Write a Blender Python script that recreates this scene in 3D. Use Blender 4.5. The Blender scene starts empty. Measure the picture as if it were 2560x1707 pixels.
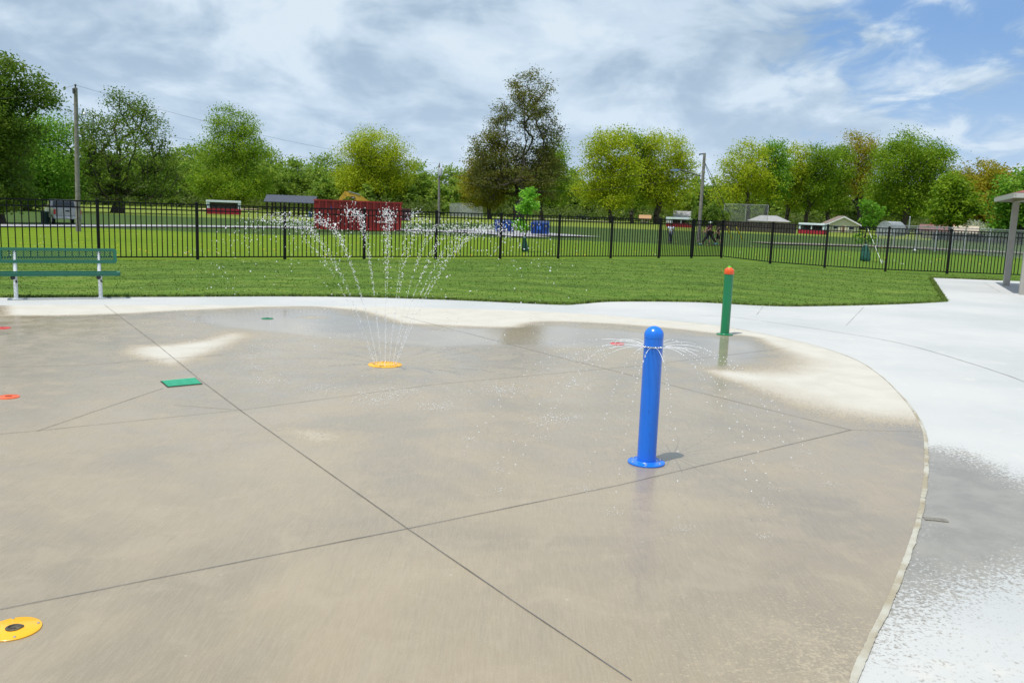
import bpy, math, random
import numpy as np
from mathutils import Vector, Matrix
from mathutils.geometry import delaunay_2d_cdt
random.seed(7); RNG = np.random.default_rng(11)
SC = bpy.context.scene; COL = SC.collection
# ------------------------------------------------------------------ camera
W, H, F, CH = 2560, 1707, 2175., 1.7
ROLL = math.atan(.0365)
PITCH = math.atan((853.5-(476+.0365*1280))*math.cos(ROLL)/F)
vf = np.array([0, math.cos(PITCH), -math.sin(PITCH)]); r0 = np.array([1., 0, 0]); u0 = np.cross(r0, vf)
vr = r0*math.cos(ROLL)+u0*math.sin(ROLL); vu = u0*math.cos(ROLL)-r0*math.sin(ROLL)
cam = bpy.data.cameras.new('camera'); camo = bpy.data.objects.new('camera', cam); COL.objects.link(camo)
cam.sensor_width = 36; cam.lens = F/W*36; cam.clip_end = 5000; cam.clip_start = .05
camo.matrix_world = Matrix(((vr[0], vu[0], -vf[0], 0), (vr[1], vu[1], -vf[1], 0), (vr[2], vu[2], -vf[2], CH), (0, 0, 0, 1)))
SC.camera = camo
S = W/2352.


def ss(t, a, b):
    t = np.clip((t-a)/(b-a), 0, 1); return t*t*(3-2*t)


def terr(x, y):
    """the field falls away gently beyond the fence, more on the left"""
    return -(0.4+.45*ss(-x, 5, 20))*ss(y-.55*np.minimum(x, 12), 27, 50)


def ray(x, y): return vf*F+vr*(x-W/2)-vu*(y-H/2)


def g(x, y, z=0.):
    d = ray(x, y); t = (z-CH)/d[2]; return np.array([d[0]*t, d[1]*t, z])


def gt(x, y):
    z = 0.
    for _ in range(30):
        p = g(x, y, z); z = .5*z+.5*float(terr(p[0], p[1]))
    p[2] = float(terr(p[0], p[1])); return p


def at(x, y, D):
    d = ray(x, y); return np.array([0, 0, CH])+d*(D/math.hypot(d[0], d[1]))


# ------------------------------------------------------------------ materials
def new_mat(name):
    m = bpy.data.materials.new(name); m.use_nodes = True
    nt = m.node_tree; return m, nt, nt.nodes['Principled BSDF']


def nd(nt, t, **k):
    n = nt.nodes.new(t)
    for a, b in k.items():
        if a in n.inputs.keys(): n.inputs[a].default_value = b
        else: setattr(n, a, b)
    return n


def mix(nt, fac, a, b, mode='MIX'):
    n = nt.nodes.new('ShaderNodeMix'); n.data_type = 'RGBA'; n.blend_type = mode
    for i, v in ((0, fac), (6, a), (7, b)):
        if isinstance(v, bpy.types.NodeSocket): nt.links.new(v, n.inputs[i])
        elif i == 0: n.inputs[0].default_value = v
        else: n.inputs[i].default_value = (*v, 1)
    return n.outputs[2]


def math_(nt, op, a, b=0., c=0., clamp=False):
    n = nt.nodes.new('ShaderNodeMath'); n.operation = op; n.use_clamp = clamp
    for i, v in enumerate((a, b, c)):
        if isinstance(v, bpy.types.NodeSocket): nt.links.new(v, n.inputs[i])
        else: n.inputs[i].default_value = v
    return n.outputs[0]


def ramp(nt, v, a, b, smooth=True):
    n = nt.nodes.new('ShaderNodeMapRange'); n.interpolation_type = 'SMOOTHSTEP' if smooth else 'LINEAR'
    nt.links.new(v, n.inputs[0]); n.inputs[1].default_value = a; n.inputs[2].default_value = b
    return n.outputs[0]


def noise(nt, scale, detail=4., rough=.55, co=None, sc=None, rot=0., dist=0.):
    n = nd(nt, 'ShaderNodeTexNoise', Scale=scale, Detail=detail, Roughness=rough, Distortion=dist)
    if co is None:
        co = nt.nodes.new('ShaderNodeTexCoord').outputs['Object']
    if sc or rot:
        mp = nt.nodes.new('ShaderNodeMapping'); nt.links.new(co, mp.inputs[0])
        mp.inputs[3].default_value = sc or (1, 1, 1); mp.inputs[2].default_value = (0, 0, rot); co = mp.outputs[0]
    nt.links.new(co, n.inputs['Vector']); return n.outputs[0]


def bump(nt, bs, h, strength=.3, dist=.01):
    b = nd(nt, 'ShaderNodeBump', Strength=strength, Distance=dist)
    nt.links.new(h, b.inputs['Height']); nt.links.new(b.outputs[0], bs.inputs['Normal']); return b


_M = {}


def mat(name, col, rough=.5, metal=0., var=.15, vs=6., coat=0., bmp=0.):
    if name in _M: return _M[name]
    m, nt, bs = new_mat(name)
    n = noise(nt, vs, 5.)
    lo = tuple(c*(1-var) for c in col); hi = tuple(min(1, c*(1+var)) for c in col)
    c = mix(nt, ramp(nt, n, .3, .7), lo, hi)
    nt.links.new(c, bs.inputs['Base Color'])
    nt.links.new(math_(nt, 'MULTIPLY_ADD', n, .25, rough-.12, True), bs.inputs['Roughness'])
    bs.inputs['Metallic'].default_value = metal; bs.inputs['Coat Weight'].default_value = coat
    if bmp: bump(nt, bs, noise(nt, vs*4, 3.), bmp, .01)
    _M[name] = m; return m


# ------------------------------------------------------------------ mesh tools
def mesh_np(name, v, f, m=None, smooth=False):
    """v (n,3) array, f (m,k) array of equal sized faces"""
    me = bpy.data.meshes.new(name); v = np.asarray(v, dtype=np.float32); f = np.asarray(f, dtype=np.int32)
    me.vertices.add(len(v)); me.vertices.foreach_set('co', v.ravel())
    me.loops.add(f.size); me.loops.foreach_set('vertex_index', f.ravel())
    me.polygons.add(len(f)); me.polygons.foreach_set('loop_start', np.arange(len(f), dtype=np.int32)*f.shape[1])
    if smooth: me.polygons.foreach_set('use_smooth', np.ones(len(f), dtype=bool))
    me.update(calc_edges=True); me.validate()
    if m: me.materials.append(m)
    return me


def link(name, me, parent=None, loc=None):
    o = bpy.data.objects.new(name, me); COL.objects.link(o)
    if parent is not None: o.parent = parent
    if loc is not None: o.location = loc
    return o


def tag(o, label=None, cat=None, group=None, kind=None):
    if label: o['label'] = label
    if cat: o['category'] = cat
    if group: o['group'] = group
    if kind: o['kind'] = kind
    return o


def empty(name, loc, yaw=0., label=None, cat=None, group=None):
    o = bpy.data.objects.new(name, None); COL.objects.link(o); o.location = loc; o.rotation_euler.z = yaw
    o.empty_display_size = .1
    return tag(o, label, cat, group)


def faceroot(name, px, py, label, cat, group=None, yaw=0., p=None):
    """an Empty on the ground under a pixel whose local x runs right and y away from the camera; metres per pixel"""
    p = gt(px, py) if p is None else p
    o = empty(name, p, -math.atan2(p[0], p[1])+yaw, label, cat, group)
    return o, math.hypot(p[0], p[1])/F


class MB:
    def __init__(s): s.v = []; s.f = []; s.sm = []
    def add(s, v, f, smooth=False):
        b = len(s.v); s.v += [tuple(map(float, q)) for q in v]; s.f += [tuple(i+b for i in q) for q in f]
        s.sm += [smooth]*len(f); return s
    def box(s, c, d, rz=0., M=None, bev=0.):
        hx, hy, hz = d[0]/2, d[1]/2, d[2]/2
        if bev:
            e = min(bev, hx*.9, hy*.9, hz*.9); vs = []; 
            for sx in (-1, 1):
                for sy in (-1, 1):
                    for sz in (-1, 1):
                        vs += [(sx*(hx-e), sy*(hy-e), sz*hz), (sx*(hx-e), sy*hy, sz*(hz-e)), (sx*hx, sy*(hy-e), sz*(hz-e))]
            idx = lambda a, b, c, k: ((a*2+b)*2+c)*3+k
            fs = []
            for k in (0, 1): fs.append([idx(0, 0, k, 0), idx(1, 0, k, 0), idx(1, 1, k, 0), idx(0, 1, k, 0)])
            for k in (0, 1): fs.append([idx(0, k, 0, 1), idx(1, k, 0, 1), idx(1, k, 1, 1), idx(0, k, 1, 1)])
            for k in (0, 1): fs.append([idx(k, 0, 0, 2), idx(k, 1, 0, 2), idx(k, 1, 1, 2), idx(k, 0, 1, 2)])
            for a in (0, 1):
                for b in (0, 1):
                    fs.append([idx(a, b, 0, 1), idx(a, b, 0, 2), idx(a, b, 1, 2), idx(a, b, 1, 1)])
                    fs.append([idx(a, 0, b, 0), idx(a, 0, b, 2), idx(a, 1, b, 2), idx(a, 1, b, 0)])
                    fs.append([idx(0, a, b, 0), idx(0, a, b, 1), idx(1, a, b, 1), idx(1, a, b, 0)])
                    for c_ in (0, 1): fs.append([idx(a, b, c_, 0), idx(a, b, c_, 1), idx(a, b, c_, 2)])
        else:
            vs = [(sx*hx, sy*hy, sz*hz) for sx in (-1, 1) for sy in (-1, 1) for sz in (-1, 1)]
            fs = [(0, 1, 3, 2), (4, 6, 7, 5), (0, 4, 5, 1), (2, 3, 7, 6), (0, 2, 6, 4), (1, 5, 7, 3)]
        ca, sa = math.cos(rz), math.sin(rz); out = []
        for x, y, z in vs:
            if M is not None: x, y, z = M @ Vector((x, y, z))
            out.append((c[0]+x*ca-y*sa, c[1]+x*sa+y*ca, c[2]+z))
        return s.add(out, fs)
    def bar(s, a, b, w, h=None):
        """square bar from a to b"""
        h = h or w; a = Vector(a); b = Vector(b); d = (b-a); L = d.length; d.normalize()
        up = Vector((0, 0, 1)) if abs(d.z) < .95 else Vector((0, 1, 0))
        x = d.cross(up).normalized(); y = x.cross(d).normalized()
        v = []
        for q in (a, b):
            for i, j in ((-1, -1), (1, -1), (1, 1), (-1, 1)): v.append(q+x*i*w/2+y*j*h/2)
        return s.add(v, [(3, 2, 1, 0), (4, 5, 6, 7), (0, 1, 5, 4), (1, 2, 6, 5), (2, 3, 7, 6), (3, 0, 4, 7)])
    def tube(s, pts, rad, n=8, cap=True, smooth=True):
        pts = [Vector(p) for p in pts]
        if not hasattr(rad, '__len__'): rad = [rad]*len(pts)
        v = []; ux = None
        for i, p in enumerate(pts):
            d = (pts[min(i+1, len(pts)-1)]-pts[max(i-1, 0)]).normalized()
            if ux is None: ux = d.orthogonal().normalized()
            ux = (ux-d*ux.dot(d)).normalized(); uy = d.cross(ux)
            for k in range(n):
                a = 2*math.pi*k/n; v.append(p+(ux*math.cos(a)+uy*math.sin(a))*rad[i])
        f = [(i*n+k, i*n+(k+1) % n, (i+1)*n+(k+1) % n, (i+1)*n+k) for i in range(len(pts)-1) for k in range(n)]
        s.add(v, f, smooth)
        if cap:
            b = len(s.v)-len(v); s.f += [tuple(b+k for k in range(n))[::-1], tuple(b+len(v)-n+k for k in range(n))]; s.sm += [False, False]
        return s
    def lathe(s, prof, n=32, c=(0, 0, 0), smooth=True):
        v = []; f = []
        for r, z in prof:
            for k in range(n):
                a = 2*math.pi*k/n; v.append((c[0]+r*math.cos(a), c[1]+r*math.sin(a), c[2]+z))
        for i in range(len(prof)-1):
            for k in range(n): f.append((i*n+k, i*n+(k+1) % n, (i+1)*n+(k+1) % n, (i+1)*n+k))
        s.add(v, f, smooth)
        b = len(s.v)-len(v)
        if prof[0][0] > 1e-4: s.f.append(tuple(b+k for k in range(n))[::-1]); s.sm.append(False)
        if prof[-1][0] > 1e-4: s.f.append(tuple(b+len(v)-n+k for k in range(n))); s.sm.append(False)
        return s
    def prism(s, poly, axis, a, b):
        """extrude 2-D poly along axis ('x': poly is (y,z); 'y': (x,z); 'z': (x,y))"""
        n = len(poly); mk = {'x': lambda p, t: (t, p[0], p[1]), 'y': lambda p, t: (p[0], t, p[1]), 'z': lambda p, t: (p[0], p[1], t)}[axis]
        v = [mk(p, a) for p in poly]+[mk(p, b) for p in poly]
        f = [tuple(range(n)), tuple(range(n, 2*n))[::-1]]+[(i, (i+1) % n+0, (i+1) % n+n, i+n) for i in range(n)]
        return s.add(v, f)
    def build(s, name, m, parent=None, loc=None):
        me = bpy.data.meshes.new(name); me.from_pydata(s.v, [], s.f); me.update()
        me.polygons.foreach_set('use_smooth', s.sm)
        if any(s.sm):
            try: me.set_sharp_from_angle(angle=math.radians(40))
            except Exception: pass
        import bmesh
        bm = bmesh.new(); bm.from_mesh(me); bmesh.ops.recalc_face_normals(bm, faces=bm.faces); bm.to_mesh(me); bm.free()
        me.materials.append(m); return link(name, me, parent, loc)


# ------------------------------------------------------------------ world and sun
bcen = g(1615.3, 1160); tipp = g(1686, 1140)-bcen
to_sun = np.array([-tipp[0], -tipp[1], .885]); to_sun /= np.linalg.norm(to_sun)
sun = bpy.data.lights.new('sun', 'SUN'); sun.energy = 4.35; sun.angle = math.radians(.6); sun.color = (1, .955, .89)
suno = bpy.data.objects.new('sun', sun); COL.objects.link(suno); suno.location = (-20, -20, 60)
suno.rotation_euler = Vector(to_sun).to_track_quat('Z', 'Y').to_euler()
wd = bpy.data.worlds.new('World'); SC.world = wd; wd.use_nodes = True; nt = wd.node_tree
bg = nt.nodes['Background']; bg.inputs[1].default_value = .11
sky = nt.nodes.new('ShaderNodeTexSky'); sky.sky_type = 'NISHITA'; sky.sun_disc = False
sky.sun_elevation = math.asin(to_sun[2]); sky.sun_rotation = math.atan2(to_sun[0], to_sun[1])
sky.air_density = 1.0; sky.dust_density = .6; sky.ozone_density = 2.5
tc = nt.nodes.new('ShaderNodeTexCoord'); sp = nt.nodes.new('ShaderNodeSeparateXYZ'); nt.links.new(tc.outputs['Generated'], sp.inputs[0])
zz = math_(nt, 'ADD', math_(nt, 'MAXIMUM', sp.outputs[2], 0.), .30)
cx = math_(nt, 'DIVIDE', sp.outputs[0], zz); cy = math_(nt, 'DIVIDE', sp.outputs[1], zz)
cb = nt.nodes.new('ShaderNodeCombineXYZ'); nt.links.new(cx, cb.inputs[0]); nt.links.new(cy, cb.inputs[1])
co = cb.outputs[0]
n1 = noise(nt, 2.0, 5, .55, co=co, sc=(1.15, .95, 1), rot=.12, dist=.35)
n2 = noise(nt, 5.2, 6, .56, co=co, sc=(1.15, .95, 1), rot=.2, dist=.45)
n3 = noise(nt, .62, 3, .5, co=co, sc=(1.0, 1.3, 1))
dens = math_(nt, 'ADD', math_(nt, 'MULTIPLY', n1, .72), math_(nt, 'MULTIPLY', n2, .28))
shade = ramp(nt, math_(nt, 'ADD', math_(nt, 'MULTIPLY', dens, .8), math_(nt, 'MULTIPLY', n3, .2)), .42, .54)
cloud = mix(nt, shade, (3.5, 4.65, 5.95), (5.8, 6.95, 8.1))
cloud = mix(nt, ramp(nt, dens, .515, .59), cloud, (6.8, 7.75, 8.6))
bd = ray(2720, -190); bd = bd/np.linalg.norm(bd)
dp = nt.nodes.new('ShaderNodeVectorMath'); dp.operation = 'DOT_PRODUCT'; dp.inputs[1].default_value = tuple(bd)
nt.links.new(tc.outputs['Generated'], dp.inputs[0])
gap = ramp(nt, math_(nt, 'ADD', dp.outputs['Value'], math_(nt, 'MULTIPLY', math_(nt, 'SUBTRACT', n2, .5), -.16)), .962, 1.0)
blue = mix(nt, .6, sky.outputs[0], (1.8, 3.8, 7.6))
base = mix(nt, math_(nt, 'MULTIPLY', gap, .95), cloud, blue)
low = ramp(nt, sp.outputs[2], .02, .20)
fin = mix(nt, math_(nt, 'MULTIPLY_ADD', low, -.5, .5), base, (5.6, 6.9, 8.6))
fin = mix(nt, .93, sky.outputs[0], fin)
nt.links.new(fin, bg.inputs[0])
SC.view_settings.view_transform = 'Standard'; SC.view_settings.look = 'None'
SC.view_settings.exposure = .0; SC.view_settings.gamma = 1
SC.cycles.max_bounces = 8; SC.cycles.transparent_max_bounces = 16; SC.cycles.use_denoising = True
SC.cycles.sample_clamp_indirect = 6.

# ------------------------------------------------------------------ ground sheets
def px_poly(pts, s=1.): return [tuple(g(x*s, y*s)[:2]) for x, y in pts]


def spline(P, n=6):
    P = [np.array(p) for p in P]; out = []
    for i in range(len(P)-1):
        a, b, c, d = P[max(i-1, 0)], P[i], P[i+1], P[min(i+2, len(P)-1)]
        for k in range(n):
            t = k/n; out.append(.5*((2*b)+(c-a)*t+(2*a-5*b+4*c-d)*t*t+(3*b-a-3*c+d)*t**3))
    out.append(P[-1]); return [tuple(o) for o in out]


def in_poly(P, poly):
    x, y = P[:, 0], P[:, 1]; q = np.zeros(len(P), bool); n = len(poly)
    for i in range(n):
        x1, y1 = poly[i]; x2, y2 = poly[(i+1) % n]
        if y1 == y2: continue
        q ^= ((y1 > y) != (y2 > y)) & (x < (x2-x1)*(y-y1)/(y2-y1)+x1)
    return q


def sdist(P, poly, closed=True):
    d = np.full(len(P), 1e9); n = len(poly)
    for i in range(n if closed else n-1):
        a = np.array(poly[i]); b = np.array(poly[(i+1) % n]); e = b-a
        t = np.clip(((P-a)@e)/(e@e+1e-12), 0, 1); d = np.minimum(d, np.hypot(*(P-a-t[:, None]*e).T))
    if closed: d = np.where(in_poly(P, poly), d, -d)
    return d


rim_px = [(0, 765), (260, 764), (600, 765), (900, 768), (1150, 773), (1404, 783), (1600, 797), (1780, 814), (1908.6, 836.8), (1975, 851), (2049, 869), (2136.6, 900), (2200, 940), (2260.7, 1000), (2292, 1043), (2311, 1084), (2316, 1135), (2315, 1189), (2306, 1262), (2290, 1330), (2265, 1406), (2233.6, 1487), (2197.6, 1563.6), (2166, 1631), (2134, 1707)]
rim = px_poly(rim_px)
rim_c = spline(rim+[(.75, 2.0), (-.4, .6), (-2.2, -.8)], 5)
rim_close = [(-5, -2), (-9, -1), (-11.5, 3), (-11.8, 7), (-10.5, 10.6), (-9, 12.2)]
pad_poly = rim_c+rim_close
slab_px = [(0, 745), (260, 744), (500, 743), (713, 742), (900, 744), (1100, 750), (1240, 756), (1400, 763), (1450, 761), (1540, 755), (1740, 756.5), (1880, 764), (1990, 767), (2158, 764), (2280, 760), (2368, 755)]
slab_edge = spline(px_poly(slab_px), 5)
slab_poly = [(-14, 9), (-12.5, 12.6)]+slab_edge+px_poly([(2351, 728), (2329, 695), (2502, 702), (2548, 703.5)])+[(21, 26.6), (30, 24), (30, -4), (-14, -4)]


def sheet(name, poly, z, step, m, hole=None, fields=None, ymax=None):
    n = len(poly); verts = [Vector(p) for p in poly]; edges = [(i, (i+1) % n) for i in range(n)]
    xs = [p[0] for p in poly]; ys = [p[1] for p in poly]
    gx = []; y = min(ys)+step/2
    while y < max(ys):
        st = step*max(1., y/9.)
        k = np.arange(min(xs)+st/2, max(xs), st); gx.append(np.c_[k+((int(y/step) % 2)*st*.5), np.full(len(k), y)]); y += st
    G = np.concatenate(gx); G = G[sdist(G, poly) > step*.4]
    if hole is not None: G = G[sdist(G, hole) < -step*.4]
    verts += [Vector(p) for p in G]
    if hole is not None:
        b = len(verts); verts += [Vector(p) for p in hole]; edges += [(b+i, b+(i+1) % len(hole)) for i in range(len(hole))]
    r = delaunay_2d_cdt(verts, edges, [], 1, 1e-5)
    V = np.array([(v[0], v[1]) for v in r[0]]); T = np.array([f for f in r[2]])
    cen = V[T].mean(1); keep = in_poly(cen, poly)
    if hole is not None: keep &= ~in_poly(cen, hole)
    T = T[keep]; a = V[T[:, 1]]-V[T[:, 0]]; b = V[T[:, 2]]-V[T[:, 0]]
    flip = a[:, 0]*b[:, 1]-a[:, 1]*b[:, 0] < 0; T[flip] = T[flip][:, ::-1]
    me = mesh_np(name, np.c_[V, np.full(len(V), z)], T, m)
    for k, fn in (fields or {}).items():
        at_ = me.attributes.new(k, 'FLOAT', 'POINT'); at_.data.foreach_set('value', fn(V).astype(np.float32))
    return link(name, me)


# dry and wet areas in ground metres
dry1 = px_poly([(0, 690), (0, 728), (150, 728), (274, 724), (420, 716), (597, 708), (714, 706), (817, 715), (861, 727), (920, 746), (1037, 751), (1130, 755), (1198, 754), (1212, 747), (1236, 742), (1290, 741), (1400, 746), (1480, 752), (1560, 759), (1641, 769), (1700, 773), (1731, 777), (1765, 800), (1779, 823), (1744, 841), (1686, 848), (1600, 848), (1640, 868), (1700, 888), (1780, 925), (1880, 958), (2000, 980), (2140, 990), (2300, 990), (2300, 700), (1500, 640)], S)
dry2 = px_poly([(258, 806), (295, 792), (361, 790), (437, 781), (514, 763), (592, 762), (590, 778), (545, 800), (520, 812), (470, 830), (430, 848), (400, 852), (339, 841), (300, 830), (262, 818)], S)
dry3 = px_poly([(610, 980), (690, 982), (770, 988), (805, 1005), (790, 1022), (720, 1028), (660, 1012), (630, 996)], S)
dry5 = px_poly([(680, 727), (760, 727), (760, 734), (680, 734)], S)
pud = px_poly([(420, 733), (480, 722), (600, 712), (760, 712), (860, 735), (1000, 760), (1240, 748), (1640, 775), (1728, 782), (1770, 815), (1735, 835), (1640, 845), (1560, 835), (1450, 800), (1000, 800), (700, 770), (500, 752)], S)
wetr = px_poly([(2060, 1020), (2200, 1030), (2290, 1068), (2400, 1120), (2500, 1180), (2500, 1290), (2352, 1335), (2240, 1365), (2150, 1405), (2000, 1500), (1960, 1300)], S)


def f_dry(V):
    a = sdist(V, dry1); soft = .13+.34*ss(V[:, 0], 2.2, 3.2)*ss(-V[:, 1], -12, -10)
    a = a/soft; b = sdist(V, dry2)/.2-.25; c = sdist(V, dry3)/.20-.1; e = sdist(V, dry5)/.1-.4
    # broken, half-dry ground in the near right corner
    q = g(2150, 1707)[:2]; d = .25-np.hypot(V[:, 0]-q[0], (V[:, 1]-q[1]))/1.4*1.3
    return np.maximum.reduce([np.clip(a, -3, 3), np.clip(b, -3, 3), np.clip(c, -3, .9), np.clip(e, -3, .6), np.clip(d, -3, .3)])


def f_pud(V): return np.clip(sdist(V, pud)/.35, -1, 1)


def f_wet_r(V):
    y = V[:, 1]; a = sdist(V, wetr); soft = np.where(y < 5, .22, .2)
    near = -.75-.8*ss(y, 4.0, 5.2)     # splashes scattered over the near concrete
    return np.clip(np.maximum(a/soft, np.where(y < 5.5, near, -3)), -3, 3)


def broom(nt, co, rot, s):
    return noise(nt, s, 5, .6, co=co, sc=(1, .07, 1), rot=rot)


def pad_material():
    m, nt, bs = new_mat('pad_concrete'); co = nt.nodes.new('ShaderNodeNewGeometry').outputs['Position']
    A = nd(nt, 'ShaderNodeAttribute', attribute_name='dry').outputs['Fac']; P = nd(nt, 'ShaderNodeAttribute', attribute_name='puddle').outputs['Fac']
    big = noise(nt, .55, 5, .6, co=co, dist=.6); mid = noise(nt, 3.2, 6, .62, co=co, dist=.5); fine = noise(nt, 75, 3, .6, co=co); grain = noise(nt, 260, 2, .6, co=co); spkn = noise(nt, 26, 4, .75, co=co, sc=(1, 1.6, 1))
    st = broom(nt, co, .6, 22); st2 = broom(nt, co, .6, 120)
    wet = mix(nt, ramp(nt, big, .35, .66), (.238, .200, .143), (.308, .250, .165))
    wet = mix(nt, math_(nt, 'MULTIPLY', ramp(nt, mid, .45, .7), .45), wet, (.340, .285, .205))
    wet = mix(nt, math_(nt, 'MULTIPLY', ramp(nt, st, .52, .75), .22), wet, (.195, .17, .133))
    wet = mix(nt, math_(nt, 'MULTIPLY', ramp(nt, math_(nt, 'MULTIPLY_ADD', st2, .5, math_(nt, 'MULTIPLY', grain, .5)), .42, .62), .24), wet, (.42, .365, .275))
    vo = nd(nt, 'ShaderNodeTexVoronoi', Scale=9.); nt.links.new(co, vo.inputs['Vector'])
    spk = math_(nt, 'MULTIPLY', math_(nt, 'LESS_THAN', vo.outputs['Distance'], math_(nt, 'MULTIPLY_ADD', mid, .34, -.13)), .45)
    wet = mix(nt, math_(nt, 'MULTIPLY', spk, ramp(nt, fine, .42, .6)), wet, (.50, .455, .37))
    dryc = mix(nt, ramp(nt, mid, .3, .7), (.455, .432, .375), (.50, .48, .425))
    dryc = mix(nt, math_(nt, 'MULTIPLY', ramp(nt, fine, .5, .7), .25), dryc, (.40, .35, .27))
    damp = mix(nt, ramp(nt, math_(nt, 'ADD', A, math_(nt, 'MULTIPLY_ADD', fine, 2., -1.)), .0, 1.8), (.33, .28, .20), dryc)
    v = math_(nt, 'ADD', A, math_(nt, 'MULTIPLY', math_(nt, 'SUBTRACT', math_(nt, 'MULTIPLY_ADD', fine, .5, math_(nt, 'MULTIPLY_ADD', mid, .06, math_(nt, 'MULTIPLY', spkn, .44))), .5), 9.))
    d = ramp(nt, v, -.1, .8)
    nt.links.new(mix(nt, d, wet, damp), bs.inputs['Base Color'])
    wr = math_(nt, 'MULTIPLY_ADD', ramp(nt, mid, .3, .7), .16, .17)
    wr = math_(nt, 'MULTIPLY_ADD', ramp(nt, math_(nt, 'ADD', P, math_(nt, 'MULTIPLY_ADD', big, 2., -1.)), -.3, .6), math_(nt, 'MULTIPLY_ADD', wr, -1., .085), wr)
    r = nt.nodes.new('ShaderNodeMix'); r.data_type = 'FLOAT'; nt.links.new(d, r.inputs[0]); nt.links.new(wr, r.inputs[2]); r.inputs[3].default_value = .85
    nt.links.new(r.outputs[0], bs.inputs['Roughness'])
    hgt = math_(nt, 'MULTIPLY_ADD', fine, .5, math_(nt, 'MULTIPLY', st2, .5))
    b = nd(nt, 'ShaderNodeBump', Distance=.0016); nt.links.new(hgt, b.inputs['Height'])
    nt.links.new(math_(nt, 'MULTIPLY_ADD', ramp(nt, P, -.3, .4), -.43, .5), b.inputs['Strength'])
    nt.links.new(b.outputs[0], bs.inputs['Normal']); return m


def walk_material():
    m, nt, bs = new_mat('walk_concrete'); co = nt.nodes.new('ShaderNodeNewGeometry').outputs['Position']
    A = nd(nt, 'ShaderNodeAttribute', attribute_name='wet').outputs['Fac']
    big = noise(nt, .35, 4, .55, co=co); mid = noise(nt, 4, 5, .6, co=co); fine = noise(nt, 55, 3, .7, co=co); st = broom(nt, co, .25, 60)
    c = mix(nt, ramp(nt, big, .35, .65), (.395, .41, .405), (.465, .47, .457))
    c = mix(nt, math_(nt, 'MULTIPLY', ramp(nt, st, .5, .75), .16), c, (.42, .45, .46))
    c = mix(nt, math_(nt, 'MULTIPLY', ramp(nt, mid, .55, .75), .3), c, (.60, .56, .48))
    w = mix(nt, ramp(nt, mid, .35, .65), (.225, .212, .182), (.275, .258, .22))
    v = math_(nt, 'ADD', A, math_(nt, 'MULTIPLY', math_(nt, 'SUBTRACT', math_(nt, 'MULTIPLY_ADD', fine, .8, math_(nt, 'MULTIPLY', mid, .2)), .5), 8.))
    d = ramp(nt, v, -.3, .95)
    nt.links.new(mix(nt, d, c, w), bs.inputs['Base Color'])
    nt.links.new(math_(nt, 'MULTIPLY_ADD', d, -.42, .8), bs.inputs['Roughness'])
    bump(nt, bs, math_(nt, 'ADD', st, fine), .35, .0015); return m


tag(sheet('splash_pad', pad_poly, .010, .13, pad_material(), fields={'dry': f_dry, 'puddle': f_pud}), kind='structure')
tag(sheet('walkway', slab_poly, .006, .2, walk_material(), hole=pad_poly, fields={'wet': f_wet_r}), kind='structure')


def strip(P, w, z, wj=0.):
    v = []; n = len(P); P = [np.array(p) for p in P]
    for i, p in enumerate(P):
        d = P[min(i+1, n-1)]-P[max(i-1, 0)]; d = d/np.hypot(*d); nn = np.array([-d[1], d[0]])
        ww = w*(1+wj*random.uniform(-1, 1)); v += [(*(p+nn*ww/2), z), (*(p-nn*ww/2), z)]
    return v, [(2*i, 2*i+1, 2*i+3, 2*i+2) for i in range(n-1)]


def resample(P, st):
    out = [];
    for a, b in zip(P[:-1], P[1:]):
        a = np.array(a); b = np.array(b); k = max(1, int(np.hypot(*(b-a))/st)); out += [tuple(a+(b-a)*i/k) for i in range(k)]
    return out+[tuple(P[-1])]


mj = mat('joint_dark', (.12, .115, .11), .9, var=.5, vs=3)
mj2 = mat('joint_faint', (.185, .162, .128), .8, var=.3, vs=3)
jb = MB(); jf = MB()
for P, w in (([(240, 702), (350, 785), (465, 879), (556, 948), (760, 1093), (936, 1218), (1200, 1400), (1450, 1568)], .005),
             ([(0, 1405), (936, 1218), (1420, 1118), (1955, 990)], .0048)):
    jb.add(*strip(resample(px_poly(P, S), .15), w, .0135, .25))
for P, w in (([(0, 1000), (90, 992), (556, 944), (1000, 885), (1479, 841), (1820, 799)], 0.0050), ([(920, 727), (978, 742), (1286, 823), (1518, 881), (1667, 919), (1953, 990)], 0.0062),
             ([(1953, 990), (2120, 994)], 0.0037), ([(85, 993), (375, 894)], 0.0050), ([(400, 933), (545, 944)], 0.0037), ([(0, 845), (188, 841), (514, 817)], 0.0056)):
    jf.add(*strip(resample(px_poly(P, S), .15), w, .0135, .25))
tag(jb.build('pad_joints', mj), kind='structure'); tag(jf.build('pad_faint_joints', mj2), kind='structure')
wj = MB()
for P, w in (([(1604, 725), (1678, 729), (1728, 735), (1866, 755), (2021, 780), (2110, 800), (2205, 828), (2280, 852), (2352, 878), (2450, 925)], .012),
             ([(1752, 705), (1738, 724)], .010), ([(1984, 706), (1957, 734), (1944, 748)], .010), ([(2162, 669.5), (2297, 671.8), (2352, 676.5)], .014)):
    wj.add(*strip(resample(spline(px_poly(P, S), 4), .2), w, .0095, .2))
wj.add(*strip(px_poly([(2520, 707), (2458, 705.8), (2500, 730.6), (2560, 736), (2640, 743)]), .014, .0095))
tag(wj.build('walkway_joints', mat('joint_walk', (.30, .29, .27), .9, var=.4, vs=3)), kind='structure')
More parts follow.
